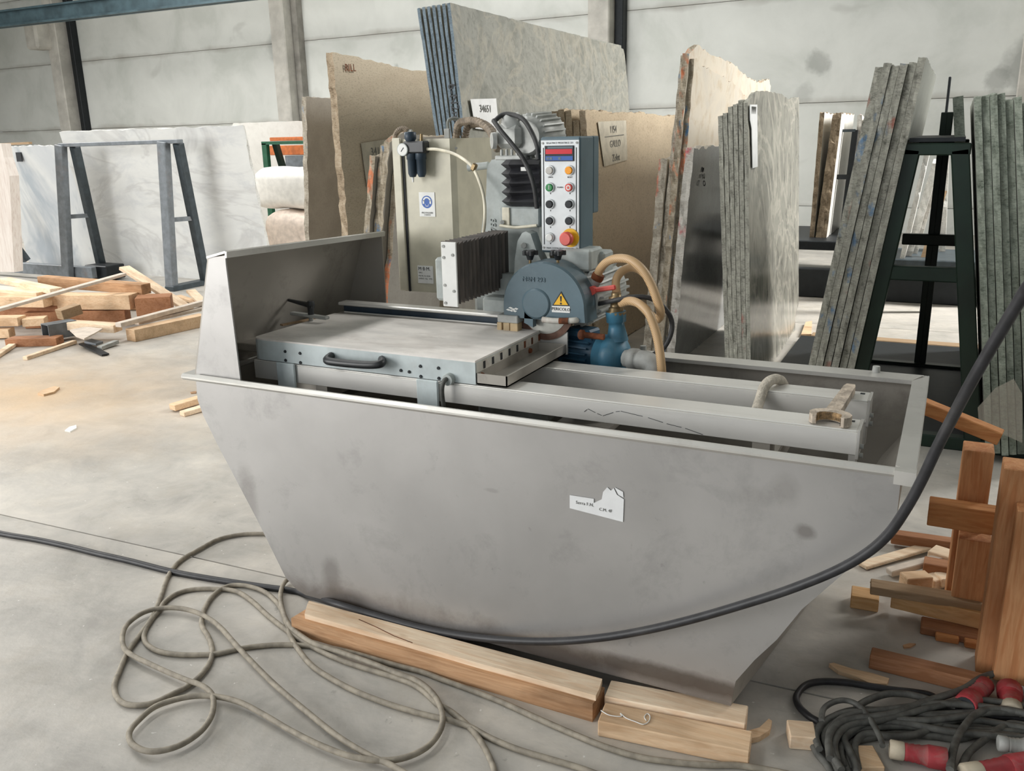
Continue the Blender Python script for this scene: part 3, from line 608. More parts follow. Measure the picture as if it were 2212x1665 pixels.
MB().bar((gp[0] - .006, 3.2268, gp[2] - .008), (gp[0] + .008, 3.2268, gp[2] + .008), .0008, .003).build('gauge_needle', M_ink, fr0)
MB().cyl((-2.0391, 3.26, 1.6707), (-2.0374, 3.26, 1.7007), .008, .006, 8).build('oil_sight', M_brass, fr0)
MB().tube([(-2.2146, 3.34, 1.6471), (-2.2243, 3.34, 1.6825), (-2.2103, 3.34, 1.7114), (-2.1807, 3.34, 1.7244), (-2.1573, 3.34, 1.7161)], .012, 8, 8, rib=.1).build('rear_conduit', M_conduit, fr0)
MB().tube([(-2.0134, 3.26, 1.6384), (-1.9553, 3.25, 1.636), (-1.8492, 3.2, 1.6193), (-1.7578, 3.15, 1.5874), (-1.7163, 3.13, 1.5557), (-1.6712, 3.1, 1.4913), (-1.6481, 3.08, 1.4305), (-1.6504, 3.08, 1.3588), (-1.6689, 3.1, 1.3109)], .0065, 8).build('air_tube', M_hoseIv, saw)
MB().box((-1.718, 3.13, 1.5682), (.02, .02, .03), Matrix.Rotation(.5, 3, 'Y'), .004).build('tube_tie', M_brass, saw)
# control panel
px0, px1, py0, pz0, pz1 = -1.369, -1.212, 3.0, 1.258, 1.678
pm = MB(); pm.rng(px0, px1, py0, py0 + .13, pz0 + .003, pz1, .006); pm.rng(px0 + .03, px1, py0 + .13, py0 + .185, pz0 + .14, pz1, .004)
panel = pm.build('control_panel', M_blue, saw)
bx0, bx1, bz0, bz1 = px0 + .004, px1 - .004, pz0 + .012, pz1 - .012
MB().rng(bx0, bx1, py0 - .004, py0, bz0, bz1, .001).build('panel_face', M_panelface, panel)
yf = py0 - .0042
fr2 = MB()
for x in (bx0 + .010, bx1 - .010): fr2.rng(x - .0016, x + .0016, yf - .0006, yf, bz0 + .022, bz1 - .026)
fr2.build('printed_border', M_ink, panel)
for x in (bx0 + .008, bx1 - .008):
    for z in (bz0 + .010, bz1 - .010): MB().cyl((x, yf + .002, z), (x, yf - .0025, z), .0045, .004, 10).build('face_screw', M_pvc, panel)
mx = (bx0 + bx1) / 2
text('face_lettering', 'SEGATRICE FRESATRICE 331', (mx, yf - .0004, bz1 - .010), (1, 0, 0), (0, 0, 1), .0085, M_ink, panel, .0003)
text('face_lettering', 'M.B.M. COSTRUZIONI MECC. SRL', (mx, yf - .0004, bz0 + .009), (1, 0, 0), (0, 0, 1), .0076, M_ink, panel, .0003)
d0, d1 = (-1.3487, 2.995, 1.6468), (-1.2347, 2.995, 1.5924)
MB().rng(d0[0], d1[0], yf - .004, yf + .001, d1[2], d0[2], .001).build('display_unit', M_ink, panel)
MB().rng(d0[0] + .004, d1[0] - .006, yf - .0046, yf - .0038, d0[2] - .029, d0[2] - .012).build('red_display', M_display, panel)
MB().rng(d0[0] + .004, d1[0] - .004, yf - .0045, yf - .0038, d1[2] + .003, d1[2] + .018).build('blue_key_strip', M_blueprint, panel)
MB().rng(d0[0] + .012, d1[0] - .004, yf - .0045, yf - .0038, d0[2] - .010, d0[2] - .003).build('grey_key_strip', M_blue, panel)
for q in range(3): MB().rng(d0[0] + .008 + q * .012 + (.022 if q == 2 else 0), d0[0] + .018 + q * .012 + (.022 if q == 2 else 0), yf - .0052, yf - .0044, d1[2] + .006, d1[2] + .014).build('display_key', M_blue, panel)
def button(P, r, capm, cup=.010, bez=M_chrome):
    MB().cyl((P[0], yf, P[2]), (P[0], yf - .007, P[2]), r, r * .93, 20).build('button_bezel', bez, panel)
    MB().lathe((P[0], yf - .006, P[2]), (P[0], yf - .006 - cup, P[2]), [(0, r * .76), (.8, r * .76), (1, r * .6)], 20).build('button_cap', capm, panel)
rows_b = [((-1.3289, 2.99, 1.5605), M_lampclear, (-1.2524, 2.99, 1.5604), M_orange), ((-1.3295, 2.99, 1.4997), M_green, (-1.2526, 2.99, 1.5001), M_red),
          ((-1.33, 2.99, 1.4399), M_ink, (-1.2527, 2.99, 1.4409), M_ink), ((-1.3306, 2.99, 1.3794), M_ink, (-1.2529, 2.99, 1.3811), M_ink)]
for a, ma, c2, mc in rows_b:
    button(a, .0185, ma, .006); button(c2, .0185, mc, .006)
button((-1.3312, 2.99, 1.3183), .0185, M_white, .006)
text('button_print', 'I', (-1.329, yf - .0130, 1.5), (1, 0, 0), (0, 0, 1), .022, M_white, panel, .0004)
P = (-1.2526, 2.99, 1.5001); ring = MB(); ring.prism(disc((P[0], P[2]), .009, yf - .0130), (0, .0004, 0)); ring.build('button_print', M_white, panel)
MB().prism(disc((P[0], P[2]), .005, yf - .0136), (0, .0004, 0)).build('button_print', M_red, panel)
for s_, q in (('LINEA', (-1.3273, 2.99, 1.536)), ('RESET', (-1.2507, 2.99, 1.536)), ('POMPA', (-1.289, 2.99, 1.4999))): text('face_lettering', s_, (q[0], yf - .0004, q[2]), (1, 0, 0), (0, 0, 1), .0075, M_ink, panel, .0003)
for q in [(-1.3278, 2.99, 1.4782), (-1.2508, 2.99, 1.4789), (-1.3284, 2.99, 1.4165), (-1.251, 2.99, 1.4178), (-1.329, 2.99, 1.3558), (-1.2511, 2.99, 1.3578), (-1.3295, 2.99, 1.2962)]:
    MB().prism([(q[0] - .003, yf - .0004, q[2] + .002), (q[0] + .003, yf - .0004, q[2] + .002), (q[0], yf - .0004, q[2] - .004)], (0, .0004, 0)).build('arrow_mark', M_ink, panel)
P = (-1.2494, 2.99, 1.3191)
MB().cyl((P[0], yf, P[2]), (P[0], yf - .003, P[2]), .0345, .034, 28).build('emergency_stop_plate', M_yellow, panel)
MB().lathe((P[0] - .002, yf - .003, P[2]), (P[0] - .006, yf - .040, P[2] - .001), [(0, .014), (.4, .014), (.42, .025), (.85, .0255), (1, .021)], 24).build('emergency_stop_button', M_red, panel)
MB().rng(-1.33, -1.14, 3.06, 3.16, 1.13, 1.262, .008).build('panel_carrier', M_casting, saw)
# blade guard, a D-shaped housing
gy0, gy1 = 2.86, 2.965; gc = (-1.3015, 2.86, 1.0804); R0 = .166
gcx, gcz, gzb = gc[0], gc[2], 1.033
arc = [(gcx + R0 * math.cos(a), gcz + R0 * math.sin(a)) for a in [math.pi * i / 28 for i in range(29)]]
pts = arc + [(gcx - R0, gzb), (gcx + R0 + .004, gzb)]
gm = MB(); cen = (gcx, gcz)
def shr(p, k): return (cen[0] + (p[0] - cen[0]) * k, cen[1] + (p[1] - cen[1]) * k)
rings = [[(shr(p, .965), gy0), ][0] for p in pts]
vs = [V((shr(p, .965)[0], gy0, shr(p, .965)[1])) for p in pts] + [V((p[0], gy0 + .010, p[1])) for p in pts] + [V((p[0], gy1, p[1])) for p in pts]
k = len(pts); gm.add(vs, [list(range(k))] + [[2 * k + i for i in range(k)][::-1]] + [[q * k + i, q * k + (i + 1) % k, (q + 1) * k + (i + 1) % k, (q + 1) * k + i] for q in (0, 1) for i in range(k)])
guard = gm.build('blade_guard', M_blue, saw)
text('raised_lettering', 'MBM 293', (-1.3368, 2.859, 1.1805), (1, 0, 0), (0, 0, 1), .024, M_blue, guard, .002)
hb = (-1.3292, 2.86, 1.0923)
MB().lathe((hb[0], gy0 + .004, hb[2]), (hb[0], gy0 - .005, hb[2]), [(0, .058), (.6, .057), (1, .050)], 28).build('guard_hub', M_blue, guard)
MB().prism([(hb[0] - .046, gy0, hb[2]), (hb[0] - .014, gy0, hb[2]), (hb[0] - .014, gy0, gzb - .03), (hb[0] - .05, gy0, gzb - .015)], (0, .03, 0)).build('guard_tongue', M_blue, guard)
ws = MB().prism([(-1.229, 2.8585, 1.1444), (-1.1968, 2.8585, 1.0926), (-1.2639, 2.8585, 1.0899)], (0, .0008, 0)).build('warning_triangle', M_ink, guard)
MB().prism([(-1.2286, 2.8575, 1.137), (-1.2018, 2.8575, 1.0959), (-1.258, 2.8575, 1.0939)], (0, .0008, 0)).build('warning_triangle_field', M_yellow, guard)
ex = (-1.2295, 2.857, 1.111); em = MB(); em.prism([(ex[0] - .004, 2.857, ex[2] + .016), (ex[0] + .004, 2.857, ex[2] + .016), (ex[0] + .0022, 2.857, ex[2] - .004), (ex[0] - .0022, 2.857, ex[2] - .004)], (0, .0006, 0)); em.prism(disc((ex[0], ex[2] - .011), .0038, 2.857, 12), (0, .0006, 0)); em.build('exclamation_mark', M_ink, guard)
MB().prism([(-1.2658, 2.8585, 1.089), (-1.195, 2.8585, 1.0919), (-1.1951, 2.8585, 1.0674), (-1.266, 2.8585, 1.066)], (0, .0008, 0)).build('warning_strip', M_white, guard)
text('warning_lettering', 'PERICOLO', (-1.2298, 2.8575, 1.0788), (1, 0, 0), (0, 0, 1), .0155, M_ink, guard, .0003)
chip = MB(); 
for q in [(-1.4429, 2.859, 1.0625), (-1.4331, 2.859, 1.0701), (-1.4217, 2.859, 1.0657), (-1.4102, 2.859, 1.0682), (-1.4295, 2.859, 1.0599), (-1.4162, 2.859, 1.0591)]: chip.prism([(q[0] - .010, 2.859, q[2]), (q[0] - .002, 2.859, q[2] + .004), (q[0] + .009, 2.859, q[2] + .001), (q[0] + .002, 2.859, q[2] - .004)], (0, .0006, 0))
chip.build('chipped_paint', M_white, guard)
bc = (-1.3141, 2.9, 1.0672)
bd = MB(); bd.lathe((bc[0], 2.904, bc[2]), (bc[0], 2.900, bc[2]), [(0, .118), (1, .118)], 40); blade = bd.build('saw_blade', M_bladediamond, saw)
MB().cyl((bc[0], 2.8995, bc[2]), (bc[0], 2.8985, bc[2]), .094, None, 36).build('blade_core', M_bladecore, blade)
wp = MB(); wp.tube([(-1.2948, 2.84, 1.0401), (-1.2434, 2.84, 1.0387), (-1.179, 2.85, 1.0431), (-1.1698, 2.88, 1.0465), (-1.1828, 2.93, 1.0825), (-1.1883, 2.98, 1.108), (-1.1725, 3, 1.1368), (-1.1489, 3, 1.1673)], .011, 8)
wpo = wp.build('water_pipe', M_rustpaint, saw)
MB().cyl((-1.228, 2.838, 1.0402), (-1.1936, 2.842, 1.0419), .0118, None, 8).build('rust_patch', M_rust, wpo)
# finned spindle motor behind the guard
sm = MB(); a0 = V((gcx + .075, 2.97, gcz + .02)); a1 = V((gcx + .10, 3.25, gcz + .03))
sm.lathe(a0, a1, [(0, .10), (.9, .10), (1, .07)], 20); dd = (a1 - a0).normalized(); q1 = dd.orthogonal().normalized(); q2 = dd.cross(q1)
for i in range(26):
    an = i * math.pi * 2 / 26; rr = q1 * math.cos(an) + q2 * math.sin(an); sm.bar(a0 + dd * .02 + rr * .106, a1 - dd * .03 + rr * .106, .007, .016, up=rr)
sm.build('spindle_motor', M_motor, saw)
MB().rng(gcx + .02, gcx + .14, 2.975, 3.1, gcz + .12, gcz + .20, .008).build('spindle_bracket', M_casting, saw)
# star knobs
for P, Q, zt in (((-1.3695, 2.9, 1.268), (-1.3702, 2.9, 1.2222), 0), ((-1.2588, 2.9, 1.2723), (-1.2592, 2.9, 1.2137), 0)):
    kn = MB(); kn.lathe((P[0], 2.90, P[2] + .012), (P[0], 2.90, P[2] - .022), [(0, .022), (.35, .024), (.5, .016), (1, .010)], 12)
    for i in range(5):
        an = i * math.pi * 2 / 5 + .3; kn.cyl((P[0] + .022 * math.cos(an), 2.9 + .022 * math.sin(an), P[2] + .012), (P[0] + .022 * math.cos(an), 2.9 + .022 * math.sin(an), P[2] - .004), .0085, None, 8)
    ko = kn.build('star_knob', M_black, saw); MB().cyl((P[0], 2.90, P[2] - .02), (Q[0], 2.90, Q[2] - .01), .0055, None, 8).build('knob_stud', M_brass, ko)
# block and cap left of the blade
bl2 = MB(); bl2.rng(-1.486, -1.401, 2.85, 2.90, 1.014, 1.043, .003); bo = bl2.build('deflector_cap', M_pvc, saw)
for x0, x1, zq in ((-1.489, -1.467, 0.981), (-1.463, -1.434, 0.977), (-1.434, -1.4, 0.979)):
    MB().rng(x0, x1 - .002, 2.852, 2.89, zq, 1.014, .002).build('deflector_flap', M_gum, bo)
# red valve lever and nozzle
vl = MB(); a = (-1.1439, 2.95, 1.1378); c2 = (-1.0552, 2.95, 1.1546); vl.bar(a, c2, .012, .018, bev=.004); vl.cyl((a[0], a[1] - .012, a[2]), (a[0], a[1] + .012, a[2]), .016, None, 12); vl.build('valve_lever', M_red, saw)
MB().cyl((-1.1809, 2.98, 1.0911), (-1.1359, 2.98, 1.1829), .017, .020, 10).build('valve_body', M_pvc, saw)
MB().lathe((-1.1413, 2.98, 1.1724), (-1.1306, 2.98, 1.1933), [(0, .022), (.5, .024), (1, .022)], 10).build('hose_clamp', M_rust, saw)

# ================================================================== stone slabs
def lerp2(P, Q, z):
    """x on the line P-Q (both at one depth) at height z"""
    t = (z - P[2]) / (Q[2] - P[2]); return P[0] + (Q[0] - P[0]) * t
def resample(poly, step, jit, rg):
    out = []
    for i in range(len(poly)):
        a, b = poly[i], poly[(i + 1) % len(poly)]; L = math.hypot(b[0] - a[0], b[1] - a[1]); n = max(1, int(L / step))
        j = jit if len(a) < 3 else a[2]
        for k in range(n):
            t = k / n; e = j if 0 < k else j * .6
            out.append((a[0] + (b[0] - a[0]) * t, a[1] + (b[1] - a[1]) * t, e))
    return out
def slab(name, label, xb, xt, y, zb, zt, t, L, face, edge, outline=None, jit=.012, step=.05, group=None, cat='stone slab', seed=1, yaw=0.0, dy=0.0, parent=None):
    """xb/xt: x of the left face's front edge at foot and top; t thickness; L length away from the viewer.
    outline: (s, h) corners with s in 0..1 along the length, h in 0..1 of the height"""
    rg = random.Random(seed); B = V((xb, y, zb)); Tp = V((xt, y + dy, zt)); vv = Tp - B; H = vv.length; v = vv.normalized()
    s = V((math.sin(yaw), math.cos(yaw), 0)); u = s.cross(v).normalized()
    if u.x < 0: u = -u
    oc = outline or [(0, 0), (1, 0), (1, 1), (0, 1)]
    poly = [(p[0] * L, p[1] * H) + tuple(p[2:]) for p in oc]
    P = resample(poly, step, jit, rg); n = len(P)
    base = [(rg.uniform(-1, 1), rg.uniform(-1, 1)) for _ in range(n)]
    mb = MB(); vs = []
    layers = [(0, .3), (.5, .55), (1, .3)]
    for d, amp in layers:
        for i, (a, b, e) in enumerate(P):
            ja = base[i][0] * e * .6 + rg.uniform(-1, 1) * e * amp; jb = base[i][1] * e * .6 + rg.uniform(-1, 1) * e * amp
            hb = max(b + jb, 0.0)
            vs.append(B + s * (a + ja) + v * hb + u * (t * d))
    m = len(layers) - 1
    mb.add(vs, [list(range(n))[::-1], [m * n + i for i in range(n)]], 0)
    fs = []
    for q in range(m):
        for i in range(n): fs.append([q * n + i, q * n + (i + 1) % n, (q + 1) * n + (i + 1) % n, (q + 1) * n + i])
    mb.v = mb.v[:]; k0 = 0
    for f in fs: mb.f.append(f); mb.m.append(1); mb.smooth.append(False)
    o = mb.build(name, [face, edge]); tag(o, label, cat, group); return o
ORD = ['first', 'second', 'third', 'fourth', 'fifth', 'sixth', 'seventh', 'eighth']
def stack(label, group, n, y, zb, LB, LT, RB, RT, zts, L, face, edge, jit=.012, gap=.12, seed=0, outlines=None, faces=None, edges=None, dys=None, Ls=None):
    """n slabs side by side between the left line LB-LT and the right line RB-RT (points in the front plane)"""
    res = []
    for i in range(n):
        z = zts[i % len(zts)]
        def xx(f, zz): return lerp2(LB, LT, zz) * (1 - f) + lerp2(RB, RT, zz) * f
        f0, f1 = i / n, (i + 1) / n
        xb, xt = xx(f0, zb), xx(f0, z); w = min(xx(f1, zb) - xb, xx(f1, z) - xt)
        c = math.cos(math.atan2(abs(xt - xb), z - zb))
        o = slab('stone_slab', label(i), xb, xt, y + (dys[i] if dys else 0), zb, z, w * c * (1 - gap), Ls[i] if Ls else L, (faces or {}).get(i, face), (edges or {}).get(i, edge), (outlines or {}).get(i), jit, .05, group, seed=seed * 17 + i)
        res.append(o)
    return res
def paper(o, poly, mat, off):
    return MB().prism(poly, off).build('paper_label', mat, o)
# --- bluish stack, tallest, with the green swirl slab in front
def side(i, n): return 'left outermost' if i == 0 else ORD[i] + ' from the left'
yc = 5.3
fr_c = stack(lambda i: 'tall slab with blue grey sawn edge, %s in the seven slab stack behind the switch cabinet' % side(i, 7) if i < 6 else 'tall green grey swirl slab whose broad face fronts the blue edged stack, numbered paper on it', 'tall blue edged slabs', 7, yc, 0.0, (-3.2085, 5.3, 1.7929), (-3.3043, 5.3, 2.5418), (-2.9683, 5.3, 1.7868), (-3.0312, 5.3, 2.5203), [2.505, 2.51, 2.51, 2.515, 2.515, 2.52, 2.52], 3.4, S_green, E_greyblue, .004, .05, 3,
    outlines={6: [(0, 0), (1, 0), (1, .88, .02), (.985, .985), (.9, .99), (0, 1)]})
def face_pt(o_x0, o_x1, y0, z0, z1, yy, z): return o_x0 + (o_x1 - o_x0) * (z - z0) / (z1 - z0)
# the paper hangs on the right face of the last slab
def on_face(LB, LT, px_poly, off=.004): return px_poly
pc = fr_c[6]; xr = lambda z: lerp2((-2.9683, 5.3, 1.7868), (-3.0312, 5.3, 2.5203), z) + .002
pp = paper(pc, [(xr(z), y, z) for y, z in ((5.40, 1.93), (5.78, 1.945), (5.78, 1.72), (5.43, 1.74))], M_paper, (.003, 0, 0))
text('marker_number', '34651', (xr(1.87) + .006, 5.60, 1.87), (0, 1, 0), (0, 0, 1), .07, M_inkgrey, pc, .001)
text('marker_writing', '6-N2m0', V((-3.0301, 5.298, 1.8885)) + V((-.012, 0, 0)), (.12, 0, -1), (1, 0, .12), .085, M_ink, fr_c[5], .001)
# --- beige slab pair left of it
a2 = slab('stone_slab', 'beige fine flecked granite slab with numbered paper label, standing behind the splash guard', lerp2((-4.1975, 5.5, 1.0074), (-4.2216, 5.5, 2.3023), 0), lerp2((-4.1975, 5.5, 1.0074), (-4.2216, 5.5, 2.3023), 2.3), 5.5, 0, 2.3, .06, 3.1, S_beige, E_beige, [(0, 0), (1, 0), (1, .97), (.6, .985), (.35, .97), (.12, .99), (0, 1)], .014, .05, None, seed=5)
def xa2(z): return lerp2((-4.1975, 5.5, 1.0074), (-4.2216, 5.5, 2.3023), z) + .072
pq = [(5.742, 1.658), (6.182, 1.691), (6.16, 1.323), (5.775, 1.328)]
paper(a2, [(xa2(z), y, z) for y, z in pq], M_paperd, (.003, 0, 0))
for s_, y, z, h in (('34101', 5.962, 1.592, 0.085), ('5m', 6.006, 1.482, 0.075), ('Zoltin', 5.984, 1.372, 0.075)): text('marker_number', s_, (xa2(z) + .005, y, z), (0, 1, .05), (0, 0, 1), h, M_inkgrey, a2, .001)
MB().bar((xa2(1.537) + .004, 5.83, 1.537), (xa2(1.545) + .004, 6.09, 1.553), .002, .006).build('marker_line', M_inkgrey, a2)
text('marker_writing', 'RILL', (xa2(2.2) + .004, 5.68, 2.2), (0, 1, .05), (0, 0, 1), .075, M_rust, a2, .001)
slab('stone_slab', 'plain grey polished slab, half hidden behind the left edge of the labelled beige granite slab', lerp2((-4.8954, 5.9, 0.8895), (-4.8011, 5.9, 2.0302), 0), lerp2((-4.8954, 5.9, 0.8895), (-4.8011, 5.9, 2.0302), 2.03), 5.9, 0, 2.03, .045, 2.2, S_greyleft, E_pale, None, .012, .05, None, seed=8)
# --- short painted-edge slabs beside the cabinet
yb_ = 4.0
stack(lambda i: ['rough beige edged slab, left outermost beside the switch cabinet', 'rough edged slab with orange paint, second from the left beside the switch cabinet', 'smooth grey slab with orange and blue paint marks on its edge beside the switch cabinet', 'grey slab partly hidden by the switch cabinet, right outermost of the short stack'][i], 'short slabs beside the cabinet', 4, yb_, 0.0, (-2.8974, 4, 1.2052), (-2.8331, 4, 1.5903), (-2.7297, 4, 1.1997), (-2.6603, 4, 1.6077), [1.605, 1.655, 1.70, 1.64], .6, S_greyleft, E_beigep, .013, .15, 9, outlines={2: [(0, 0), (1, 0), (1, 1), (.3, 1), (.25, 1.02), (0, .98)]}, dys=[.0, .03, .0, .05])
# --- beige stack right of the control panel
yd = 6.4
fr_d = stack(lambda i: 'beige granite slab with rough edge, %s in the stack behind the control panel' % side(i, 5) if i < 4 else 'beige granite slab with handwritten paper, its broad face right of the control panel', 'beige slabs behind the control panel', 5, yd, 0.0, (-2.7124, 6.4, 0.2146), (-2.8285, 6.4, 1.8911), (-2.4174, 6.4, 0.2367), (-2.5407, 6.4, 1.862), [1.86, 1.87, 1.865, 1.79, 1.862], 2.8, S_beige2, E_beige, .015, .12, 4, outlines={4: [(0, 0), (1, 0), (1, 1.0), (.7, .985), (.45, 1.0), (.2, .99), (0, 1)]}, Ls=[.9, .9, .9, .9, 2.8])
xd = lambda z: lerp2((-2.4174, 6.4, 0.2367), (-2.5407, 6.4, 1.862), z) + .002
pd = [(6.62, 1.78), (7.28, 1.795), (7.26, 1.475), (6.7, 1.44)]
paper(fr_d[4], [(xd(z), y, z) for y, z in pd], M_paperd, (.003, 0, 0))
for s_, y, z in (('1154', 6.95, 1.72), ('GALLO', 6.98, 1.61), ('Zolut', 6.98, 1.50)): text('marker_number', s_, (xd(z) + .005, y, z), (0, 1, .03), (0, 0, 1), .08, M_inkgrey, fr_d[4], .001)
MB().bar((xd(1.66) + .004, 6.75, 1.665), (xd(1.66) + .004, 7.2, 1.68), .002, .006).build('marker_line', M_inkgrey, fr_d[4])
# --- tall cream stack
ye = 6.2
Lb, Lt = (-1.9933, 6.2, 0.1112), (-1.9336, 6.2, 1.0651)
def line(px0, py0, px1, py1): return None
specs = [  # bottom px, top px at known rows -> front edge left boundary, next boundary, height, length, face, edge, outline
    ((-1.9933, 6.2, 0.1112), (-1.9336, 6.2, 1.0651), .060, 1.515, .5, S_cream, E_pale, None, 'short rough slab, left outermost of the tall cream stack, grey edge'),
    ((-1.9389, 6.2, 0.116), (-1.8645, 6.2, 1.0666), .045, 2.20, 2.3, S_cream, E_pale, [(0, 0), (1, 0), (1, .9), (.12, .98), (0, 1)], 'tall narrow edged slab, second from the left in the cream stack'),
    ((-1.8849, 6.2, 0.1208), (-1.8267, 6.2, 1.0675), .045, 2.27, 3.0, S_cream, E_beigep, [(0, 0), (1, 0), (1, .93), (.96, .955), (.82, .935), (.62, .945), (.45, .975), (.2, .985), (.08, 1.0), (0, .97)], 'tallest cream slab with peaked ragged top, third in its stack'),
    ((-1.8348, 6.2, 0.1252), (-1.7858, 6.2, 1.0684), .045, 2.17, 3.0, S_cream, E_beigep, [(0, 0), (1, 0), (1, .90), (.85, .92), (.6, .90), (.5, .935), (.3, .965), (.1, .985), (0, 1)], 'cream faced slab with ragged top in front of the tallest one'),
    ((-1.8063, 6.2, 0.1277), (-1.7485, 6.2, 1.0693), .060, 1.58, 2.4, S_darkpol, E_white, None, 'dark polished slab with whitish red marked edge, right outermost of the cream stack')]
for i, (b, t_, th, z, L, fc, ed, ol, lab) in enumerate(specs):
    o = slab('stone_slab', lab, lerp2(b, t_, 0), lerp2(b, t_, z), ye + (.0, .02, .0, .03, .0)[i], 0, z, th, L, fc, ed, ol, .02, .05, 'tall cream slabs', seed=60 + i)
    if i == 4: text('marker_number', '9950', (lerp2(b, t_, 1.40) + .062 + .006, ye + .30, 1.40), (.14, 0, -1), (0, -1, 0), .10, M_ink, o, .001)
# --- grey swirl stack
yff = 5.8
fr_f = stack(lambda i: 'grey rough edged slab, %s in the upright swirl stack' % side(i, 6) if i < 5 else 'grey swirl polished slab with a torn white paper strip, mirror-like face', 'upright grey swirl slabs', 6, yff, 0.0, (-1.2841, 5.8, 0.199), (-1.3998, 5.8, 1.744), (-1.111, 5.8, 0.2151), (-1.2142, 5.8, 1.8723), [1.78, 1.80, 1.835, 1.85, 1.87, 1.945], 2.0, S_swirl, E_grey, .008, .04, 6, outlines={5: [(0, .03), (.04, 0), (.55, 0), (.85, .03), (1, .12), (1, 1.0), (.75, .985), (.6, 1.0), (.3, 1.0), (.12, .99), (0, .955)]})
xf = lambda z: lerp2((-1.111, 5.8, 0.2151), (-1.2142, 5.8, 1.8723), z) + .004
pf = [(5.81, 1.845), (6.03, 1.85), (6.03, 1.46), (5.87, 1.455), (5.85, 1.70), (5.81, 1.75)]
paper(fr_f[5], [(xf(z), y, z) for y, z in pf], M_paper, (.004, 0, 0))
bcb = MB()
for q in range(9): bcb.rng(xf(1.82) + .0035, xf(1.82) + .006, 5.85 + q * .016, 5.85 + q * .016 + (.004 if q % 3 else .009), 1.79, 1.835)
bcb.build('printed_code_strip', M_inkgrey, fr_f[5])
# --- leaning stack on the left of the green rack
yg = 5.0
fr_g = stack(lambda i: 'thick grey slab with rough paint-streaked edge, %s in the stack leaning right onto the green rack' % side(i, 6), 'slabs leaning on the green rack', 6, yg, 0.06, (-0.6409, 5, 0.4091), (-0.4245, 5, 1.9944), (-0.3912, 5, 0.4096), (-0.1927, 5, 2.0039), [1.985, 2.0, 1.985, 1.99, 2.0, 2.02], 1.9, S_rightface, E_lean, .009, .05, 7, dys=[.03, .0, .01, .0, .02, .0])
# --- right stack
yh = 4.9
fr_h = stack(lambda i: 'green grey rough edged slab, %s in the stack against the right side of the green rack' % side(i, 8), 'slabs right of the green rack', 8, yh, 0.05, (0.2738, 4.9, 0.1234), (0.0372, 4.9, 1.8006), (0.5676, 4.9, 0.1147), (0.3074, 4.9, 1.7912), [1.815, 1.82, 1.83, 1.83, 1.80, 1.81, 1.78, 1.80], 2.4, S_rightface, E_green, .009, .06, 8, dys=[.0, .02, .0, .03, .05, .0, .02, .0])
slab('stone_slab', 'smooth pale grey slab set back at the left of the right-hand stack', lerp2((0.2381, 5.3, 0.1252), (-0.0594, 5.3, 1.8208), .05) - .05, lerp2((0.2381, 5.3, 0.1252), (-0.0594, 5.3, 1.8208), 1.83), 5.3, .05, 1.83, .05, 2.0, S_rightface, E_green, None, .008, .05, None, seed=91)
for x in (-.74, .30):
    tag(MB().rng(x - (.10 if x < 0 else .12), x + (.32 if x < 0 else .42), 5.08, 5.16, 0, .058, .004).build('timber_bearer', M_woodG), 'low timber bearer under the stack leaning on the green rack' if x < 0 else 'low timber bearer under the right-hand slab stack', 'timber')
# --- plastic film caught on the right stack
pf = [(0.2425, 4.86, 0.1699), (0.2191, 4.86, 0.304), (0.2855, 4.86, 0.4146), (0.3603, 4.86, 0.4708), (0.4052, 4.86, 0.3989), (0.4358, 4.86, 0.1465), (0.3543, 4.86, 0.1774), (0.2893, 4.86, 0.2011)]
tag(MB().prism(pf, (0, -.012, 0)).build('plastic_film', M_film), 'dusty scrap of clear film caught on the foot of the right-hand stack', 'plastic film')
# --- white slabs at the left, on the grey rack
ym = 8.25
def lean_slab(name, label, corners_b, corners_t, y0, y1, z1, t, face, edge, cat='stone slab', seed=1, jit=.012, group=None):
    """slab standing across the view: leaning so that its top comes forward; corners are x positions"""
    rg = random.Random(seed); mb = MB(); (b0, b1), (t0, t1) = corners_b, corners_t
    P = resample([(b0, 0, 0.0), (b1, 0, jit * .6), (t1, 1, jit), (t0, 1, jit * .6)], .07, jit, rg)
    P = []
    for (xa, za, xb_, zb_, j) in ((b0, 0, b1, 0, 0), (b1, 0, t1, 1, jit), (t1, 1, t0, 1, jit), (t0, 1, b0, 0, jit)):
        for k in range(24): P.append((xa + (xb_ - xa) * k / 24, za + (zb_ - za) * k / 24, j))
    n = len(P); vs = []
    for d in (0, .5, 1):
        for x, f, j in P:
            f2 = max(0, f + rg.uniform(-1, 1) * j / z1); vs.append(V((x + rg.uniform(-1, 1) * j, y0 + (y1 - y0) * f2 + t * d, z1 * f2)))
    mb.add(vs, [list(range(n)), [2 * n + i for i in range(n)]], 0)
    for q in (0, 1):
        for i in range(n): mb.f.append([q * n + i, q * n + (i + 1) % n, (q + 1) * n + (i + 1) % n, (q + 1) * n + i]); mb.m.append(1); mb.smooth.append(False)
    return tag(mb.build(name, [face, edge]), label, cat, group)
lean_slab('stone_slab', 'large white veined marble slab behind the grey steel rack, chipped top edge', ((-10.3002, 7.3035, 0)[0] - .1, -7.36), (-10.429, -7.329), 8.25, 7.93, 1.865, .03, S_marble, E_marble, seed=3)
lean_slab('stone_slab', 'blue veined white marble slab left of the large one, dark mark near its top', (-12.3, -10.62), (-12.0, -10.55), 8.50, 8.12, 1.70, .03, S_marbleb, E_marble, seed=4)
MB().rng(-11.641, -11.534, 8.12, 8.135, 1.492, 1.615).build('dark_mark', M_ink, bpy.data.objects['stone_slab.%03d' % (len([o for o in bpy.data.objects if o.name.startswith('stone_slab')]) - 1)])
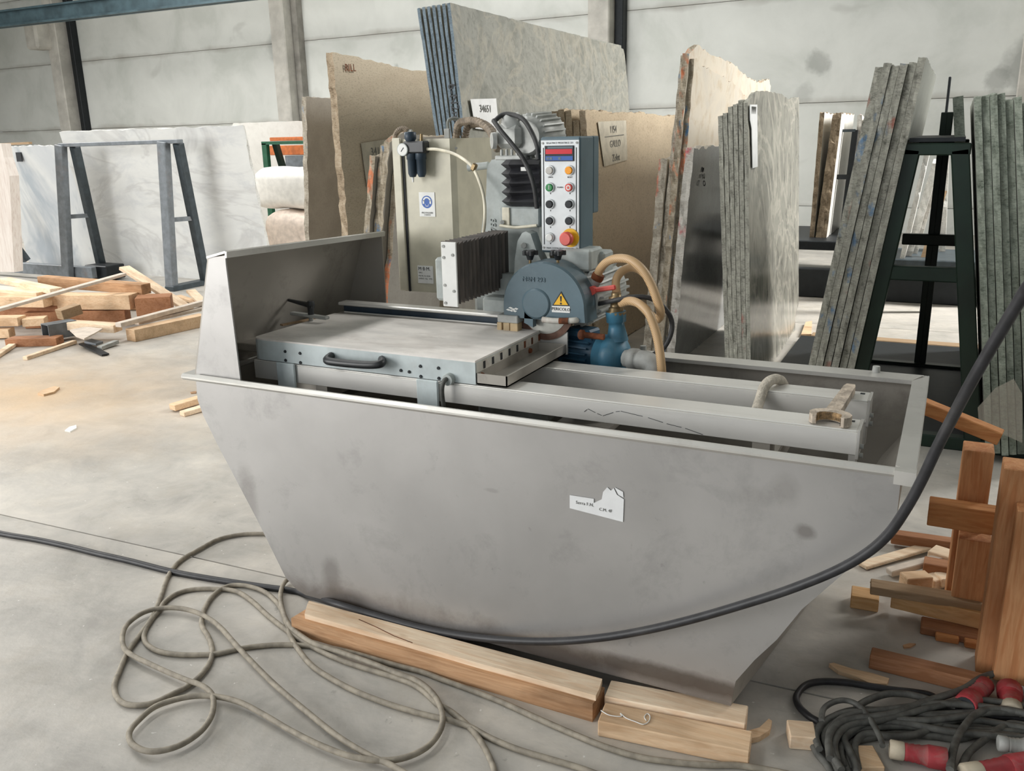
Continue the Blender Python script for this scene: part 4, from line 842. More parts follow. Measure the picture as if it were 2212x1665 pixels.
sl = MB(); sl.prism([(-10.3505, 6.7, 1.7349), (-9.8317, 6.7, 1.727), (-9.8252, 6.7, 1.5733), (-9.8044, 6.7, 1.47), (-9.7836, 6.7, 1.3664), (-9.8305, 6.7, 1.1043), (-9.9078, 6.7, 0.7291), (-9.9721, 6.7, 0.3995), (-10.006, 6.7, 0.2429), (-10.8052, 6.7, 0.2218)], (0, .12, 0)); tag(sl.build('stone_block', M_stripe), 'striped pinkish white stone slab cut off by the left edge of the photo', 'stone slab')
lean_slab('stone_slab', 'tall white slab behind the sacks, to the right of the large marble slab', (-13.2, -9.2), (-11.689, -9.47), 12.8, 12.4, 2.017, .05, S_white, E_marble, seed=5, jit=.006)
# --- background rack, right
yk = 10.6
for i, (b0, b1, t0, t1, fc, ed, z0_, L, lab) in enumerate((
    ((-1.4437, 10.6, 0.7235), 0, (-1.4306, 10.6, 1.8668), .05, S_white, E_brown, .62, 1.3, 'far slab with reddish edge, left outermost behind the grey swirl slab'),
    ((-1.3712, 10.6, 0.631), 0, (-1.2933, 10.6, 1.8531), .07, S_beige, E_brown, .56, 1.3, 'far brown edged slab, thickest of the far leaning group'),
    ((-1.3143, 10.6, 0.6115), 0, (-1.2602, 10.6, 1.8618), .06, S_white, E_brown, .55, 1.3, 'far brown edged slab with pale face, beside the small dark frame'))):
    slab('stone_slab', lab, lerp2(b0, t0, .5), t0[0], yk, .5, t0[2], t1, L, fc, ed, None, .02, .06, 'far leaning slabs', seed=70 + i)
for i, (bx_, by_, tx, ty, w, lab) in enumerate(((1845, 415, 1850, 250, .05, 'far white slab edge standing behind the leaning stack, left one'), (1858, 400, 1862, 255, .07, 'far white slab edge standing behind the leaning stack, right one'))):
    b0, t0 = ((-1.0425, 11, 0.987), (-1.0769, 11, 1.8319)) if i == 0 else ((-0.9939, 11, 1.0655), (-1.0061, 11, 1.8049))
    slab('stone_slab', lab, lerp2(b0, t0, .45), t0[0], 11.0, .45, t0[2], w, .9, S_white, E_white, None, .02, .06, 'far white slabs', seed=80 + i)
# broken white pieces seen through the green rack
for i, (b0, t0, w, lab) in enumerate((((-0.3833, 9.6, 0.7557), (-0.2821, 9.6, 1.5812), .045, 'long narrow white stone strip, left outermost seen through the green rack'), ((-0.3368, 9.6, 0.7523), (-0.2181, 9.6, 1.3866), .07, 'broad broken white stone piece seen through the green rack'), ((-0.2804, 9.7, 0.735), (-0.2124, 9.7, 1.1413), .05, 'short broken white stone piece low behind the green rack'), ((-0.1063, 9.6, 0.767), (-0.1522, 9.6, 1.4507), .06, 'white marble piece right of the dark posts behind the green rack'))):
    slab('stone_offcut', lab, lerp2(b0, t0, .44), t0[0], 9.5 + .22 * i, .44, t0[2], w, .18, S_white, E_marble, [(0, 0), (1, .1), (1, .8), (.4, 1), (0, .96)], .015, .05, 'white offcuts behind the green rack', 'stone offcut', seed=85 + i)

# ================================================================== racks
def rack(loc, label): return thing('slab_rack', loc, label, 'rack')
# grey A-frame rack on the left
R1 = rack((-9.2, 7.6, 0), 'grey steel A-frame rack with two leg pairs in front of the white marble slab')
pts1 = [((-10.0869, 7.46, 0.0232), (-9.8259, 7.46, 1.6991), (-9.6632, 7.52, 1.6957)), ((-8.2572, 7.46, 0.0298), (-8.0944, 7.46, 1.7094), (-7.9216, 7.52, 1.7058))]
for foot, top, t2 in pts1:
    MB().bar((foot[0], 7.46, 0), top, .13, .09, up=(0, 1, 0), bev=.008).build('front_post', M_greybar, R1)
    MB().bar((foot[0] + .06, 7.95, 0), (top[0] + .12, 7.56, top[2] - .02), .09, .10, up=(0, 1, 0), bev=.008).build('slanted_leg', M_greybardk, R1)
    zc = .83; MB().bar((foot[0] + (top[0] - foot[0]) * .5, 7.5, zc), (foot[0] + (top[0] - foot[0]) * .5 + .1, 7.74, zc), .05, .05).build('cross_brace', M_greybar, R1)
    MB().rng(foot[0] - .05, foot[0] + .1, 7.40, 8.3, .0, .06, .005).build('foot_rail', M_greybardk, R1)
MB().bar((pts1[0][1][0] - .05, 7.5, 1.695), (pts1[1][1][0] + .22, 7.5, 1.71), .09, .045, bev=.006).build('top_bar', M_greybar, R1)
MB().rng(-11.9, -9.7, 7.52, 7.60, .06, .20, .006).build('base_beam', M_greybar, R1)
MB().bar((-11.55, 7.95, .15), (-11.75, 7.62, .95), .08, .09, up=(0, 1, 0)).build('slanted_leg', M_greybardk, R1)
MB().rng(-10.0, -9.6, 7.66, 7.95, .02, .20, .01).build('base_block', M_dark, R1)
# dark green rack on the right: front trapezoid and a rear one
R2 = rack((-.06, 5.7, 0), 'dark green steel A-frame rack between the leaning slabs and the right-hand stack')
tl, tr = (-0.2156, 5.08, 1.5785), (0.0018, 5.08, 1.5758)
ll, lr = V((-.462, 5.08, .0)), V((.285, 5.08, .0))
bl_, br_ = V((lerp2((-0.3614, 5.08, 0.3928), tl, 0), 5.08, 0)), V((lerp2((0.1986, 5.08, 0.2381), tr, 0), 5.08, 0))
def fpt(a, b, z): return a.lerp(b, z / b.z)
tlv, trv = V(tl), V(tr)
for y, dz in ((5.08, 0), (6.7, 0)):
    o = V((0, y - 5.08, 0))
    if y < 6: MB().bar(bl_ + o, tlv + o, .075, .075, up=(0, 1, 0), bev=.006).build('left_leg', M_greensteel, R2)
    MB().bar(br_ + o, trv + o, .085, .075, up=(0, 1, 0), bev=.006).build('right_leg', M_greensteel, R2)
    MB().bar(tlv + o + V((-.04, 0, 0)), trv + o + V((.05, 0, 0)), .075, .06, bev=.006).build('top_bar', M_greensteel, R2)
    zc = 0.943; MB().bar(fpt(bl_, tlv, zc) + o, fpt(br_, trv, zc) + o, .06, .075, bev=.006).build('cross_bar', M_greensteel, R2)
    MB().bar(bl_ + o + V((-.4, .0, .035)), br_ + o + V((.4, 0, .035)), .08, .07, bev=.006).build('foot_beam', M_greensteel, R2)
for x in (-0.115, -0.081): MB().bar((x, 6.74, 0.05), (x + .0, 6.74, 1.78), .04, .06, up=(0, 1, 0), bev=.004).build('centre_post', M_greensteel, R2)
MB().rng(tl[0] - .02, tr[0] + .02, 5.05, 6.7, tl[2] + .035, tl[2] + .055).build('top_plate', M_dark, R2)
# tall dark stanchion with slab edge beyond it
tag(MB().rng(-0.153, -0.131, 9.0, 9.1, 0, 2.112, .004).build('iron_stanchion', M_dark), 'thin dark iron stanchion rising above the green rack against the wall column', 'post')
# small green rack and orange beam far left
R3 = rack((-9.9, 11.0, 0), 'small far green steel rack, upper part visible above the white sacks')
for px in (0, 1):
    a, b_ = (((-10.0201, 11.3, 1.2113), (-10.0112, 11.3, 1.667)), ((-8.9709, 11.3, 1.2097), (-8.9804, 11.3, 1.6511)))[px]
    MB().bar((a[0], 11.3, 0), b_, .10, .08, up=(0, 1, 0), bev=.006).build('front_post', M_green2, R3)
    MB().bar((a[0] + .2, 11.85, 0), (b_[0] + .12, 11.4, b_[2]), .10, .08, up=(0, 1, 0), bev=.006).build('slanted_leg', M_greensteel, R3)
MB().rng(-10.059, -8.927, 11.26, 11.34, 1.642, 1.691).build('top_bar', M_green2, R3)
tag(MB().rng(-10.468, -8.756, 11.9, 12.0, 1.465, 1.622, .01).build('orange_beam', M_orangest), 'lower orange beam just behind the small green rack', 'beam', None)
tag(MB().rng(-10.464, -8.747, 11.92, 12.0, 1.696, 1.756, .01).build('orange_beam', M_orangest), 'upper thin orange beam above the small green rack', 'beam', None)
tag(MB().rng(-10.145, -8.9, 11.9, 12.1, 0, 1.456).build('orange_beam_stand', M_greybar), 'grey stand carrying the orange beams behind the far grey slab', 'stand')
# far rack base and small dark frame, right
R4 = rack((-1.1, 10.7, 0), 'low black rack base carrying the far leaning slabs')
MB().rng(-3.2, -.62, 10.25, 11.9, .40, .50, .01).build('base_beam', M_dark, R4)
for x in (-2.9, -1.9, -.75): MB().rng(x - .06, x + .06, 10.4, 11.7, 0, .40, .01).build('support', M_dark, R4)
for x in (-1.244, -1.076): MB().bar((x - .05, 10.9, .5), (x, 10.9, 1.678), .06, .06, up=(0, 1, 0)).build('frame_post', M_dark, R4)
MB().rng(-1.262, -1.074, 10.86, 10.94, 1.658, 1.688).build('frame_top', M_greybardk, R4)
MB().rng(-1.243, -1.033, 10.86, 10.94, 1.138, 1.189).build('frame_rail', M_dark, R4)
R5 = rack((-.15, 9.8, 0), 'low dark rack base under the white offcuts, seen through the green rack')
MB().rng(-.62, .35, 9.45, 10.4, .36, .44, .01).build('base_beam', M_greybardk, R5)
for x in (-.55, .28): MB().rng(x - .05, x + .05, 9.5, 10.3, 0, .36, .01).build('support', M_dark, R5)
tag(MB().rng(-3.4, .5, 9.5, 9.62, 0, .30, .01).build('steel_beam', M_dark), 'long black steel beam lying on the far floor behind the swirl slabs', 'beam')
tag(MB().bar((-0.292, 9.62, 0.0094), (-0.0932, 9.8, 1.0828), .05, .05, up=(0, 1, 0)).build('wooden_batten', M_woodM), 'wooden batten leaning behind the green rack', 'batten')
MB().rng(-1.02, .36, 5.13, 7.40, .015, .05, .004).build('black_floor_sheet', M_dark, R2)  # thin black sheet added to blacken the floor between the rack feet
tag(MB().rng(-.95, .34, 7.42, 7.56, 0, .05, .008).build('timber_sleeper', M_woodG), 'flat dark timber sleeper on the floor at the back of the green rack', 'timber')
tag(MB().prism([(-1.0387, 7.5364, 0), (-1.0794, 8.0648, 0), (-1.0322, 8.1257, 0), (-0.9605, 7.5667, 0)], (0, 0, .03)).build('wood_offcut', M_woodM), 'small pale wood offcut on the bright floor behind the leaning stack', 'wood offcut')
# sacks
def sack(label, c, sx, sy, sz, m, seed):
    rg = random.Random(seed); bm = bmesh.new(); bmesh.ops.create_uvsphere(bm, u_segments=20, v_segments=12, radius=1)
    mb = MB(); bm.verts.index_update()
    ph = [rg.uniform(0, 6) for _ in range(4)]
    def sq(t, e): return math.copysign(abs(t) ** e, t)
    vs = []
    for v in bm.verts:
        x, y, z = sq(v.co.x, .55), sq(v.co.y, .55), sq(v.co.z, .6)
        w = 1 + .05 * math.sin(5 * x + ph[0] + 3 * z) + .04 * math.sin(6 * y + ph[1] + 4 * z)
        vs.append(V((c[0] + x * sx / 2 * w, c[1] + y * sy / 2 * w, c[2] + sz / 2 + max(-sz / 2, z * sz / 2 * (1 + .05 * math.sin(4 * x + ph[2])))) ))
    mb.add(vs, [[v.index for v in f.verts] for f in bm.faces], 0, True); bm.free()
    return tag(mb.build('bulk_sack', m), label, 'sack')
sack('white big sack slumped over the pale ones, top right of the sack pile', (-8.05, 9.6, .80), 1.15, .8, .56, M_bag, 1)
sack('upright white sack at the left of the sack pile beside the marble slab', (-8.66, 8.95, 0), .5, .5, .98, M_bag, 2)
sack('pinkish white sack under the big white one beside the grey slab', (-7.95, 9.5, 0), .85, .75, .80, M_bagp, 3)

# ================================================================== pump, hoses, wrench
pu = thing('water_pump', (-1.08, 3.0, .70), 'blue electric water pump with finned motor standing in the tank behind the rails', 'pump')
MB().lathe((-1.118, 2.965, .895), (-1.012, 2.945, .895), [(0, .070), (.05, .078), (.35, .080), (.4, .088), (.7, .086), (.88, .065), (1, .038)], 24).build('pump_casing', M_pump, pu)
MB().lathe((-1.0456, 2.95, 0.9597), (-1.0541, 2.95, 1.067), [(0, .040), (.45, .030), (.62, .028), (.64, .036), (1, .037)], 14).build('pump_outlet', M_pump, pu)
mo0 = V((-1.12, 2.966, .895)); md = V((-1, .19, 0)).normalized(); mo1 = mo0 + md * .15
pm_ = MB(); pm_.lathe(mo0, mo1, [(0, .062), (1, .062)], 18)
q1 = md.orthogonal().normalized(); q2 = md.cross(q1)
for i in range(20):
    an = i * math.pi * 2 / 20; rr = q1 * math.cos(an) + q2 * math.sin(an); pm_.bar(mo0 + md * .02 + rr * .067, mo1 - md * .02 + rr * .067, .006, .014, up=rr)
pm_.build('pump_motor', M_pumpdk, pu)
MB().bar(mo0 + md * .02 + V((0, 0, .078)), mo0 + md * .13 + V((0, 0, .078)), .08, .035, bev=.008).build('terminal_box', M_pumpdk, pu)
MB().rng(-1.20, -1.00, 2.86, 3.10, .70, .82, .01).build('pump_foot', M_pumpdk, pu)
MB().bar((-1.2, 3.0, .68), (-1.0, 3.0, .68), .5, .02).build('pump_shelf', M_steel_in, pu)
MB().lathe((-1.1616, 2.86, 0.9915), (-1.0641, 2.86, 0.9892), [(0, .012), (.05, .018), (.2, .018), (.22, .011), (1, .011)], 10).build('rusty_spigot', M_rust, pu)
el = MB(); el.lathe((-1.0024, 2.92, 0.9029), (-0.9367, 2.9, 0.9069), [(0, .032), (.3, .032), (.32, .040), (.75, .040), (.77, .035), (1, .035)], 12); el.build('pipe_union', M_pvc, pu)
MB().tube([(-0.9401, 2.9, 0.9066), (-0.9129, 2.89, 0.9081), (-0.8907, 2.885, 0.8945), (-0.8817, 2.88, 0.8663), (-0.879, 2.88, 0.8293)], .036, 12).build('pipe_elbow', M_pvc, pu)
fit = MB(); fit.lathe((-1.0522, 2.95, 1.0569), (-1.0532, 2.95, 1.1346), [(0, .036), (.12, .037), (.14, .027), (.3, .027), (.32, .022), (.55, .02), (.57, .028), (.8, .027), (.82, .018), (1, .018)], 12); fit.build('outlet_fitting', M_brass, pu)
def hose(name, label, pts, r, m, cat='hose', rib=0, sub=8, n=10, group=None): return tag(MB().tube(pts, r, n, sub, rib=rib).build(name, m), label, cat, group)
hose('water_hose', 'tan braided hose arching from the saw head valve over to the right', [(-1.1395, 2.98, 1.1793), (-1.1234, 2.97, 1.2119), (-1.0878, 2.95, 1.2446), (-1.0408, 2.93, 1.2607), (-0.9877, 2.91, 1.259), (-0.9401, 2.9, 1.2287), (-0.9074, 2.9, 1.1788), (-0.8844, 2.9, 1.1236), (-0.8748, 2.91, 1.0816), (-0.898, 2.95, 1.0476), (-0.9395, 3, 1.052), (-0.9814, 3.02, 1.0762)], .0155, M_hoseT)
hose('water_hose', 'shorter tan braided hose rising from the pump and passing behind the arching one', [(-1.0566, 2.97, 1.1176), (-1.0733, 3, 1.1593), (-1.0737, 3.03, 1.1854), (-1.056, 3.05, 1.2039), (-1.031, 3.06, 1.2104), (-0.9972, 3.06, 1.2001), (-0.9634, 3.05, 1.1694), (-0.9363, 3.04, 1.1131)], .0155, M_hoseT)
hose('water_hose', 'tan braided hose curving from the pump fitting down into the tank', [(-1.0264, 2.93, 1.1011), (-0.9852, 2.9, 1.1172), (-0.9445, 2.88, 1.1135), (-0.9057, 2.865, 1.0878), (-0.8815, 2.86, 1.0418), (-0.8636, 2.855, 0.987), (-0.8524, 2.85, 0.9316), (-0.8458, 2.85, 0.8741), (-0.8423, 2.85, 0.8074)], .0155, M_hoseT)
hose('pump_cable', 'black rubber cable looping beside the blue pump', [(-1.1556, 3, 1.0754), (-1.0578, 2.92, 1.1092), (-0.9888, 2.92, 1.1268), (-0.9359, 2.93, 1.1283), (-0.8962, 2.95, 1.1092), (-0.8623, 2.97, 1.0664), (-0.8521, 2.98, 1.02), (-0.8641, 2.98, 0.9684), (-0.8874, 2.97, 0.9327), (-0.9286, 2.96, 0.9107), (-0.9809, 2.96, 0.9059), (-1.0681, 3.02, 0.9072)], .009, M_rubber, 'cable')
hose('hose_end', 'dusty grey hose end draped over the rear rail', [(-0.4738, 2.6, 0.8582), (-0.4768, 2.66, 0.8734), (-0.4723, 2.7, 0.9081), (-0.4591, 2.73, 0.9258), (-0.4432, 2.77, 0.9217), (-0.4329, 2.81, 0.8986), (-0.4266, 2.84, 0.8569)], .0165, M_hoseW)
# big wrench resting over both rails
wr = MB()
wz = ZT + .002
h0 = (-0.2499, 2.4416, 0.912); h1 = (-0.2323, 2.7395, 0.912)
hd_c = V((-0.2434, 2.4419, 0.906)); ax = (V((h1[0], h1[1], 0)) - V((h0[0], h0[1], 0))).normalized(); pr = V((ax.y, -ax.x, 0))
def W2(u, v): return hd_c + pr * u + ax * v
jaw = [(-.030, .06), (-.075, .030), (-.090, -.005), (-.084, -.040), (-.066, -.062), (-.050, -.058), (-.054, -.030), (-.046, -.004), (-.024, .010), (.0, .014), (.024, .010), (.046, -.004), (.054, -.030), (.052, -.060), (.068, -.066), (.088, -.045), (.092, -.005), (.074, .030), (.030, .06)]
wr.prism([W2(u * .62, v * .62) for u, v in jaw], (0, 0, .026))
sh = [(-.020, .03), (.020, .03), (.019, .12), (.017, .26), (.017, .30), (.012, .325), (-.012, .325), (-.017, .30), (-.017, .26), (-.019, .12)]
wr.prism([W2(u, v) + V((0, 0, .001)) for u, v in sh], (0, 0, .024))
bm = None
wo = tag(wr.build('wrench', M_wrench), 'plaster dusted open end wrench lying across the two rails at the right', 'wrench')
wi = MB(); ar_ = jaw[5:14]
for (u0, v0), (u1, v1) in zip(ar_[:-1], ar_[1:]):
    wi.prism([W2(u0 * .615, v0 * .615 - .001) + V((0, 0, .003)), W2(u1 * .615, v1 * .615 - .001) + V((0, 0, .003)), W2(u1 * .615, v1 * .615 - .001) + V((0, 0, .025)), W2(u0 * .615, v0 * .615 - .001) + V((0, 0, .025))], tuple(-ax * .0015))
wi.build('jaw_face', M_wrenchin, wo)
# ================================================================== floor cables
c_r = .009
def fl(pts, r, lift=0): return [(x, y, max(z, 0) + r + lift) for x, y, z in pts]
def CR(px): return px
k1 = [(-2.5344, 2.7031, 0), (-2.5858, 2.6803, 0), (-2.6722, 2.6369, 0), (-2.7353, 2.5584, 0), (-2.7413, 2.4531, 0), (-2.7349, 2.3307, 0), (-2.6799, 2.2202, 0), (-2.5915, 2.1057, 0), (-2.5328, 2.0296, 0), (-2.4732, 1.9453, 0), (-2.4197, 1.8417, -0), (-2.3746, 1.7552, 0), (-2.3062, 1.6628, 0), (-2.2625, 1.6079, 0), (-2.208, 1.5691, 0), (-2.1519, 1.5513, 0), (-2.0992, 1.5655, 0), (-2.0671, 1.5979, 0), (-2.0519, 1.6487, 0), (-2.0377, 1.7002, 0), (-2.0448, 1.7627, 0), (-2.0716, 1.8307, 0), (-2.1217, 1.892, 0), (-2.1918, 1.9454, 0), (-2.2677, 1.9903, 0), (-2.3081, 2.0305, 0), (-2.3563, 2.0946, 0), (-2.3959, 2.1822, 0), (-2.3944, 2.2497, 0), (-2.3425, 2.2811, 0), (-2.2609, 2.282, 0), (-2.1748, 2.2549, 0), (-2.0766, 2.1956, 0), (-1.9432, 2.0812, -0), (-1.8584, 2.0213, 0), (-1.7559, 1.9633, 0), (-1.6585, 1.9313, 0), (-1.5331, 1.9053, 0), (-1.4052, 1.8949, 0), (-1.2901, 1.8961, 0), (-1.2005, 1.9039, 0), (-1.1255, 1.9058, 0), (-1.0408, 1.8859, 0), (-0.9418, 1.8752, 0), (-0.8369, 1.8776, 0), (-0.7596, 1.8789, 0), (-0.6659, 1.8731, 0), (-0.4583, 1.8584, 0), (-0.2214, 1.8343, 0)]
k2 = [(-2.1685, 2.3875, 0), (-2.1979, 2.3784, 0), (-2.1835, 2.3286, 0), (-2.1344, 2.2579, 0), (-2.0565, 2.1797, 0), (-1.9693, 2.1123, 0), (-1.898, 2.079, 0), (-1.8084, 2.0533, 0), (-1.7033, 2.0493, 0), (-1.5681, 2.0405, 0), (-1.4651, 2.0283, -0), (-1.3685, 2.018, -0), (-1.283, 1.9763, 0), (-1.2171, 1.9129, 0), (-1.1838, 1.849, 0), (-1.1766, 1.775, 0), (-1.202, 1.7124, 0), (-1.2517, 1.6687, -0), (-1.3408, 1.6418, 0), (-1.4517, 1.6411, 0), (-1.5794, 1.6571, 0), (-1.6894, 1.6784, 0), (-1.8002, 1.6956, 0), (-1.8798, 1.6917, 0), (-1.9506, 1.6694, 0), (-2.002, 1.6279, -0), (-2.0359, 1.5696, 0), (-2.0301, 1.5046, 0), (-2.0098, 1.4513, 0), (-1.9646, 1.4188, 0), (-1.9058, 1.4114, 0), (-1.8617, 1.4297, 0), (-1.8281, 1.4733, 0), (-1.8194, 1.5394, 0), (-1.843, 1.6075, 0), (-1.8947, 1.6696, 0), (-1.9415, 1.6994, 0), (-1.9939, 1.7123, 0), (-2.051, 1.7131, 0), (-2.1412, 1.7186, 0), (-2.2484, 1.7294, 0), (-2.3348, 1.7401, 0), (-2.3989, 1.7625, -0), (-2.4696, 1.819, 0), (-2.512, 1.8795, 0), (-2.5214, 1.9586, 0), (-2.4783, 2.0104, 0), (-2.4029, 2.0373, 0), (-2.3019, 2.0333, 0), (-2.1933, 2.0006, 0), (-2.0607, 1.9384, 0), (-1.9357, 1.8811, 0), (-1.7754, 1.8126, 0), (-1.5937, 1.7465, 0), (-1.4339, 1.693, 0), (-1.3039, 1.6652, 0), (-1.2296, 1.6586, 0), (-1.1339, 1.6361, -0), (-0.9556, 1.5737, 0), (-0.7338, 1.5166, 0)]
k3 = [(-0.0667, 2.0952, 0), (-0.2191, 2.0963, 0), (-0.358, 2.0754, 0), (-0.4437, 2.0396, -0), (-0.532, 2.0109, 0), (-0.6241, 1.9908, -0), (-0.7255, 1.9903, 0), (-0.8368, 2.0049, 0), (-0.9576, 2.0254, 0), (-1.0849, 2.0497, 0), (-1.214, 2.065, 0), (-1.3123, 2.0735, 0), (-1.3963, 2.0821, 0), (-1.4983, 2.0782, 0), (-1.6269, 2.0782, 0), (-1.7281, 2.0745, 0), (-1.8102, 2.0556, 0), (-1.8759, 2.035, 0), (-1.9495, 2.0015, 0), (-2.0258, 1.9481, 0), (-2.0818, 1.8857, -0), (-2.125, 1.8569, 0), (-2.1991, 1.8231, 0), (-2.2802, 1.8074, 0), (-2.3606, 1.8237, 0), (-2.4234, 1.8695, 0), (-2.4762, 1.9544, 0), (-2.4969, 2.0056, 0), (-2.5264, 2.0548, 0), (-2.5365, 2.1188, 0), (-2.5077, 2.1709, 0), (-2.4329, 2.2125, 0), (-2.3396, 2.2347, 0), (-2.2295, 2.2038, 0), (-2.1032, 2.1479, 0), (-1.9805, 2.1005, 0), (-1.8771, 2.066, 0), (-1.7702, 2.04, 0), (-1.6613, 2.024, 0), (-1.5558, 2.0204, 0), (-1.4649, 2.02, 0), (-1.39, 2.0135, 0), (-1.324, 1.9909, 0), (-1.2621, 1.9582, 0), (-1.2064, 1.9444, 0), (-1.1265, 1.9076, 0), (-1.0638, 1.8664, 0), (-1, 1.8082, 0), (-0.9575, 1.7571, -0), (-0.9014, 1.6697, 0), (-0.8431, 1.5114, -0)]
hose('power_cable', 'grey cable swinging out from the tank foot in a wide arc, upper left strand', fl(k1, c_r, .001), c_r, M_cableg, 'cable', 0, 5, 8, 'grey cables on the floor')
hose('power_cable', 'grey cable lying in big loops in the left foreground', fl(k2, c_r, .012), c_r, M_cableg, 'cable', 0, 5, 8, 'grey cables on the floor')
hose('power_cable', 'grey cable running close along the front of the long beam', fl(k3, c_r, .0), c_r, M_cableg, 'cable', 0, 5, 8, 'grey cables on the floor')
# black hose: floor from the left, along the tank foot, up to the right
bh = [(x, y, z + .010) for x, y, z in [(-3.9604, 2.1891, 0), (-3.6987, 2.1926, 0), (-3.4807, 2.2177, 0), (-3.2855, 2.2303, 0), (-3.1159, 2.2343, 0), (-2.9309, 2.2432, 0), (-2.6958, 2.2471, 0), (-2.5126, 2.2659, 0), (-2.2803, 2.301, 0), (-2.1605, 2.3232, 0), (-2.0712, 2.3246, 0)]]
bh += [(-1.8449, 2.212, 0.0865), (-1.6846, 2.212, 0.0807), (-1.4935, 2.212, 0.0775), (-1.3116, 2.212, 0.0902)]
bh += [(-1.1329, 2.2, 0.1262), (-0.9684, 2.195, 0.1686), (-0.8139, 2.19, 0.2244), (-0.669, 2.185, 0.2907), (-0.5335, 2.18, 0.3632), (-0.4059, 2.17, 0.4412), (-0.287, 2.16, 0.5184), (-0.1762, 2.145, 0.6036), (-0.1042, 2.13, 0.6757), (-0.057, 2.12, 0.7439), (-0.0232, 2.105, 0.826), (0.0013, 2.09, 0.9043), (0.0244, 2.07, 0.9933), (0.0497, 2.05, 1.0807), (0.0742, 2.02, 1.1655), (0.1054, 1.99, 1.2617), (0.1411, 1.95, 1.3684), (0.1812, 1.9, 1.4924), (.42, 1.78, 2.25), (.8, 1.6, 3.2), (1.3, 1.4, 5.2), (1.7, 1.3, 8.89)]
hose('supply_cable', 'long black cable along the foot of the tank, rising to the upper right', bh, .0125, M_cablek, 'cable', 0, 6, 10)
# ================================================================== timbers under and before the saw
def timber(name, label, a, b, w, h, m, cat='timber', up=(0, 0, 1), group=None, bev=.004): return tag(MB().bar(a, b, w, h, up, bev).build(name, m), label, cat, group)
bb = MB(); bb.prism([(-1.945, 2.098, 0), (-1.935, 2.186, 0), (-.80, 2.180, 0), (-.803, 2.088, 0)], (0, 0, .062)); tag(bb.build('timber_beam', M_woodB), 'long weathered beam on the floor under the front of the tank', 'timber beam')
pk = MB(); pk.prism([(-1.897, 2.116, .0622), (-1.93, 2.17, .0622), (-1.942, 2.196, .0622), (-1.35, 2.194, .0622), (-.812, 2.192, .0622), (-.802, 2.14, .0622), (-.80, 2.106, .0622), (-1.2, 2.108, .0622), (-1.45, 2.113, .0622)], (0, 0, .019)); plk = tag(pk.build('plank', M_woodL), 'pale split plank lying on top of the long weathered beam', 'plank')
ck = MB(); cpts = [(-1.70, 2.165), (-1.62, 2.150), (-1.53, 2.128), (-1.45, 2.118)]
for p, q in zip(cpts[:-1], cpts[1:]): ck.bar((p[0], p[1], .0813), (q[0], q[1], .0813), .003, .0012)
ck.build('split_line', M_rust, plk)
fb = [(-0.767, 2.0326, 0), (-0.3443, 2.0818, 0), (-0.3788, 2.1724, 0), (-0.7892, 2.1414, 0)]
bb = MB(); q = [(-0.7695, 2.0461, 0.045), (-0.7847, 2.105, 0.045), (-0.3573, 2.1451, 0.045), (-0.3458, 2.1018, 0.045)]
b0_, b1_ = V((-0.7665, 2.0351, 0)), V((-0.3439, 2.086, 0)); dxy = (b1_ - b0_).normalized(); prp = V((-dxy.y, dxy.x, 0))
timber('pine_board', 'short pine board lying in front at the right end of the beam, thread on it', b0_ + prp * .046 + V((0, 0, .026)), b1_ + prp * .046 + V((0, 0, .026)), .092, .052, M_woodM, 'board', bev=.003)
c0_, c1_ = b0_ + prp * .145 + dxy * -.005, b1_ + prp * .145 + dxy * -.02
timber('pine_board', 'short pine board behind the front one, touching the right foot of the tank', c0_ + V((0, 0, .032)), c1_ + V((0, 0, .032)), .088, .064, M_woodL, 'board', bev=.003)
th_ = [(-0.7741, 2.0806, 0.055), (-0.7445, 2.0707, 0.055), (-0.7106, 2.0793, 0.055), (-0.718, 2.0922, 0.055), (-0.6964, 2.0789, 0.055), (-0.6668, 2.0742, 0.055), (-0.6412, 2.0724, 0.055), (-0.6312, 2.0929, 0.055), (-0.6359, 2.1161, 0.055), (-0.6464, 2.1229, 0.055), (-0.6491, 2.1053, 0.055), (-0.6391, 2.0915, 0.055)]
tag(MB().tube([(x, y, .0545) for x, y, z in th_], .0016, 5, 5).build('white_thread', M_white), 'loose white thread on the front pine board', 'thread')

# ================================================================== wood pile on the left
GW = 'scrap timber pile at the left'
def wd_(label, a, b, w, h, m, group=GW, name='timber_beam', cat='timber beam', up=(0, 0, 1), bev=.003): return timber(name, label, a, b, w, h, m, cat, up, group, bev)
wd_('lower red brown beam in the left scrap pile, end sawn square', (-7.8992, 5.3451, 0.08), (-7.0785, 5.821, 0.08), .15, .15, M_woodR)
wd_('hidden bearer beam at the back of the left scrap pile', (-8.6223, 6.1895, 0.08), (-7.4843, 6.4866, 0.08), .16, .15, M_woodB)
wd_('broad pale beam lying on the lower red brown one in the left pile', (-7.8301, 5.5211, 0.235), (-6.9772, 5.8309, 0.235), .17, .14, M_woodM)
wd_('pale beam at the left edge on top of the scrap pile', (-8.5678, 5.2148, 0.26), (-7.6837, 5.4818, 0.26), .26, .10, M_woodM)
wd_('reddish beam at the left edge under the pale one', (-8.6034, 5.2103, 0.12), (-7.6709, 5.5574, 0.12), .14, .17, M_woodR)
wd_('short dark red beam end at the right of the scrap pile', (-6.9092, 5.7983, 0.2), (-6.6746, 6.0122, 0.2), .22, .17, M_woodR)
wd_('dark sided beam across the back of the scrap pile', (-8.3659, 5.8958, 0.35), (-6.9583, 5.9745, 0.33), .12, .10, M_woodB)
wd_('short pale plank lying on the far left of the pile', (-8.7455, 5.7307, 0.36), (-7.5707, 5.46, 0.36), .12, .05, M_woodL, name='plank', cat='plank')
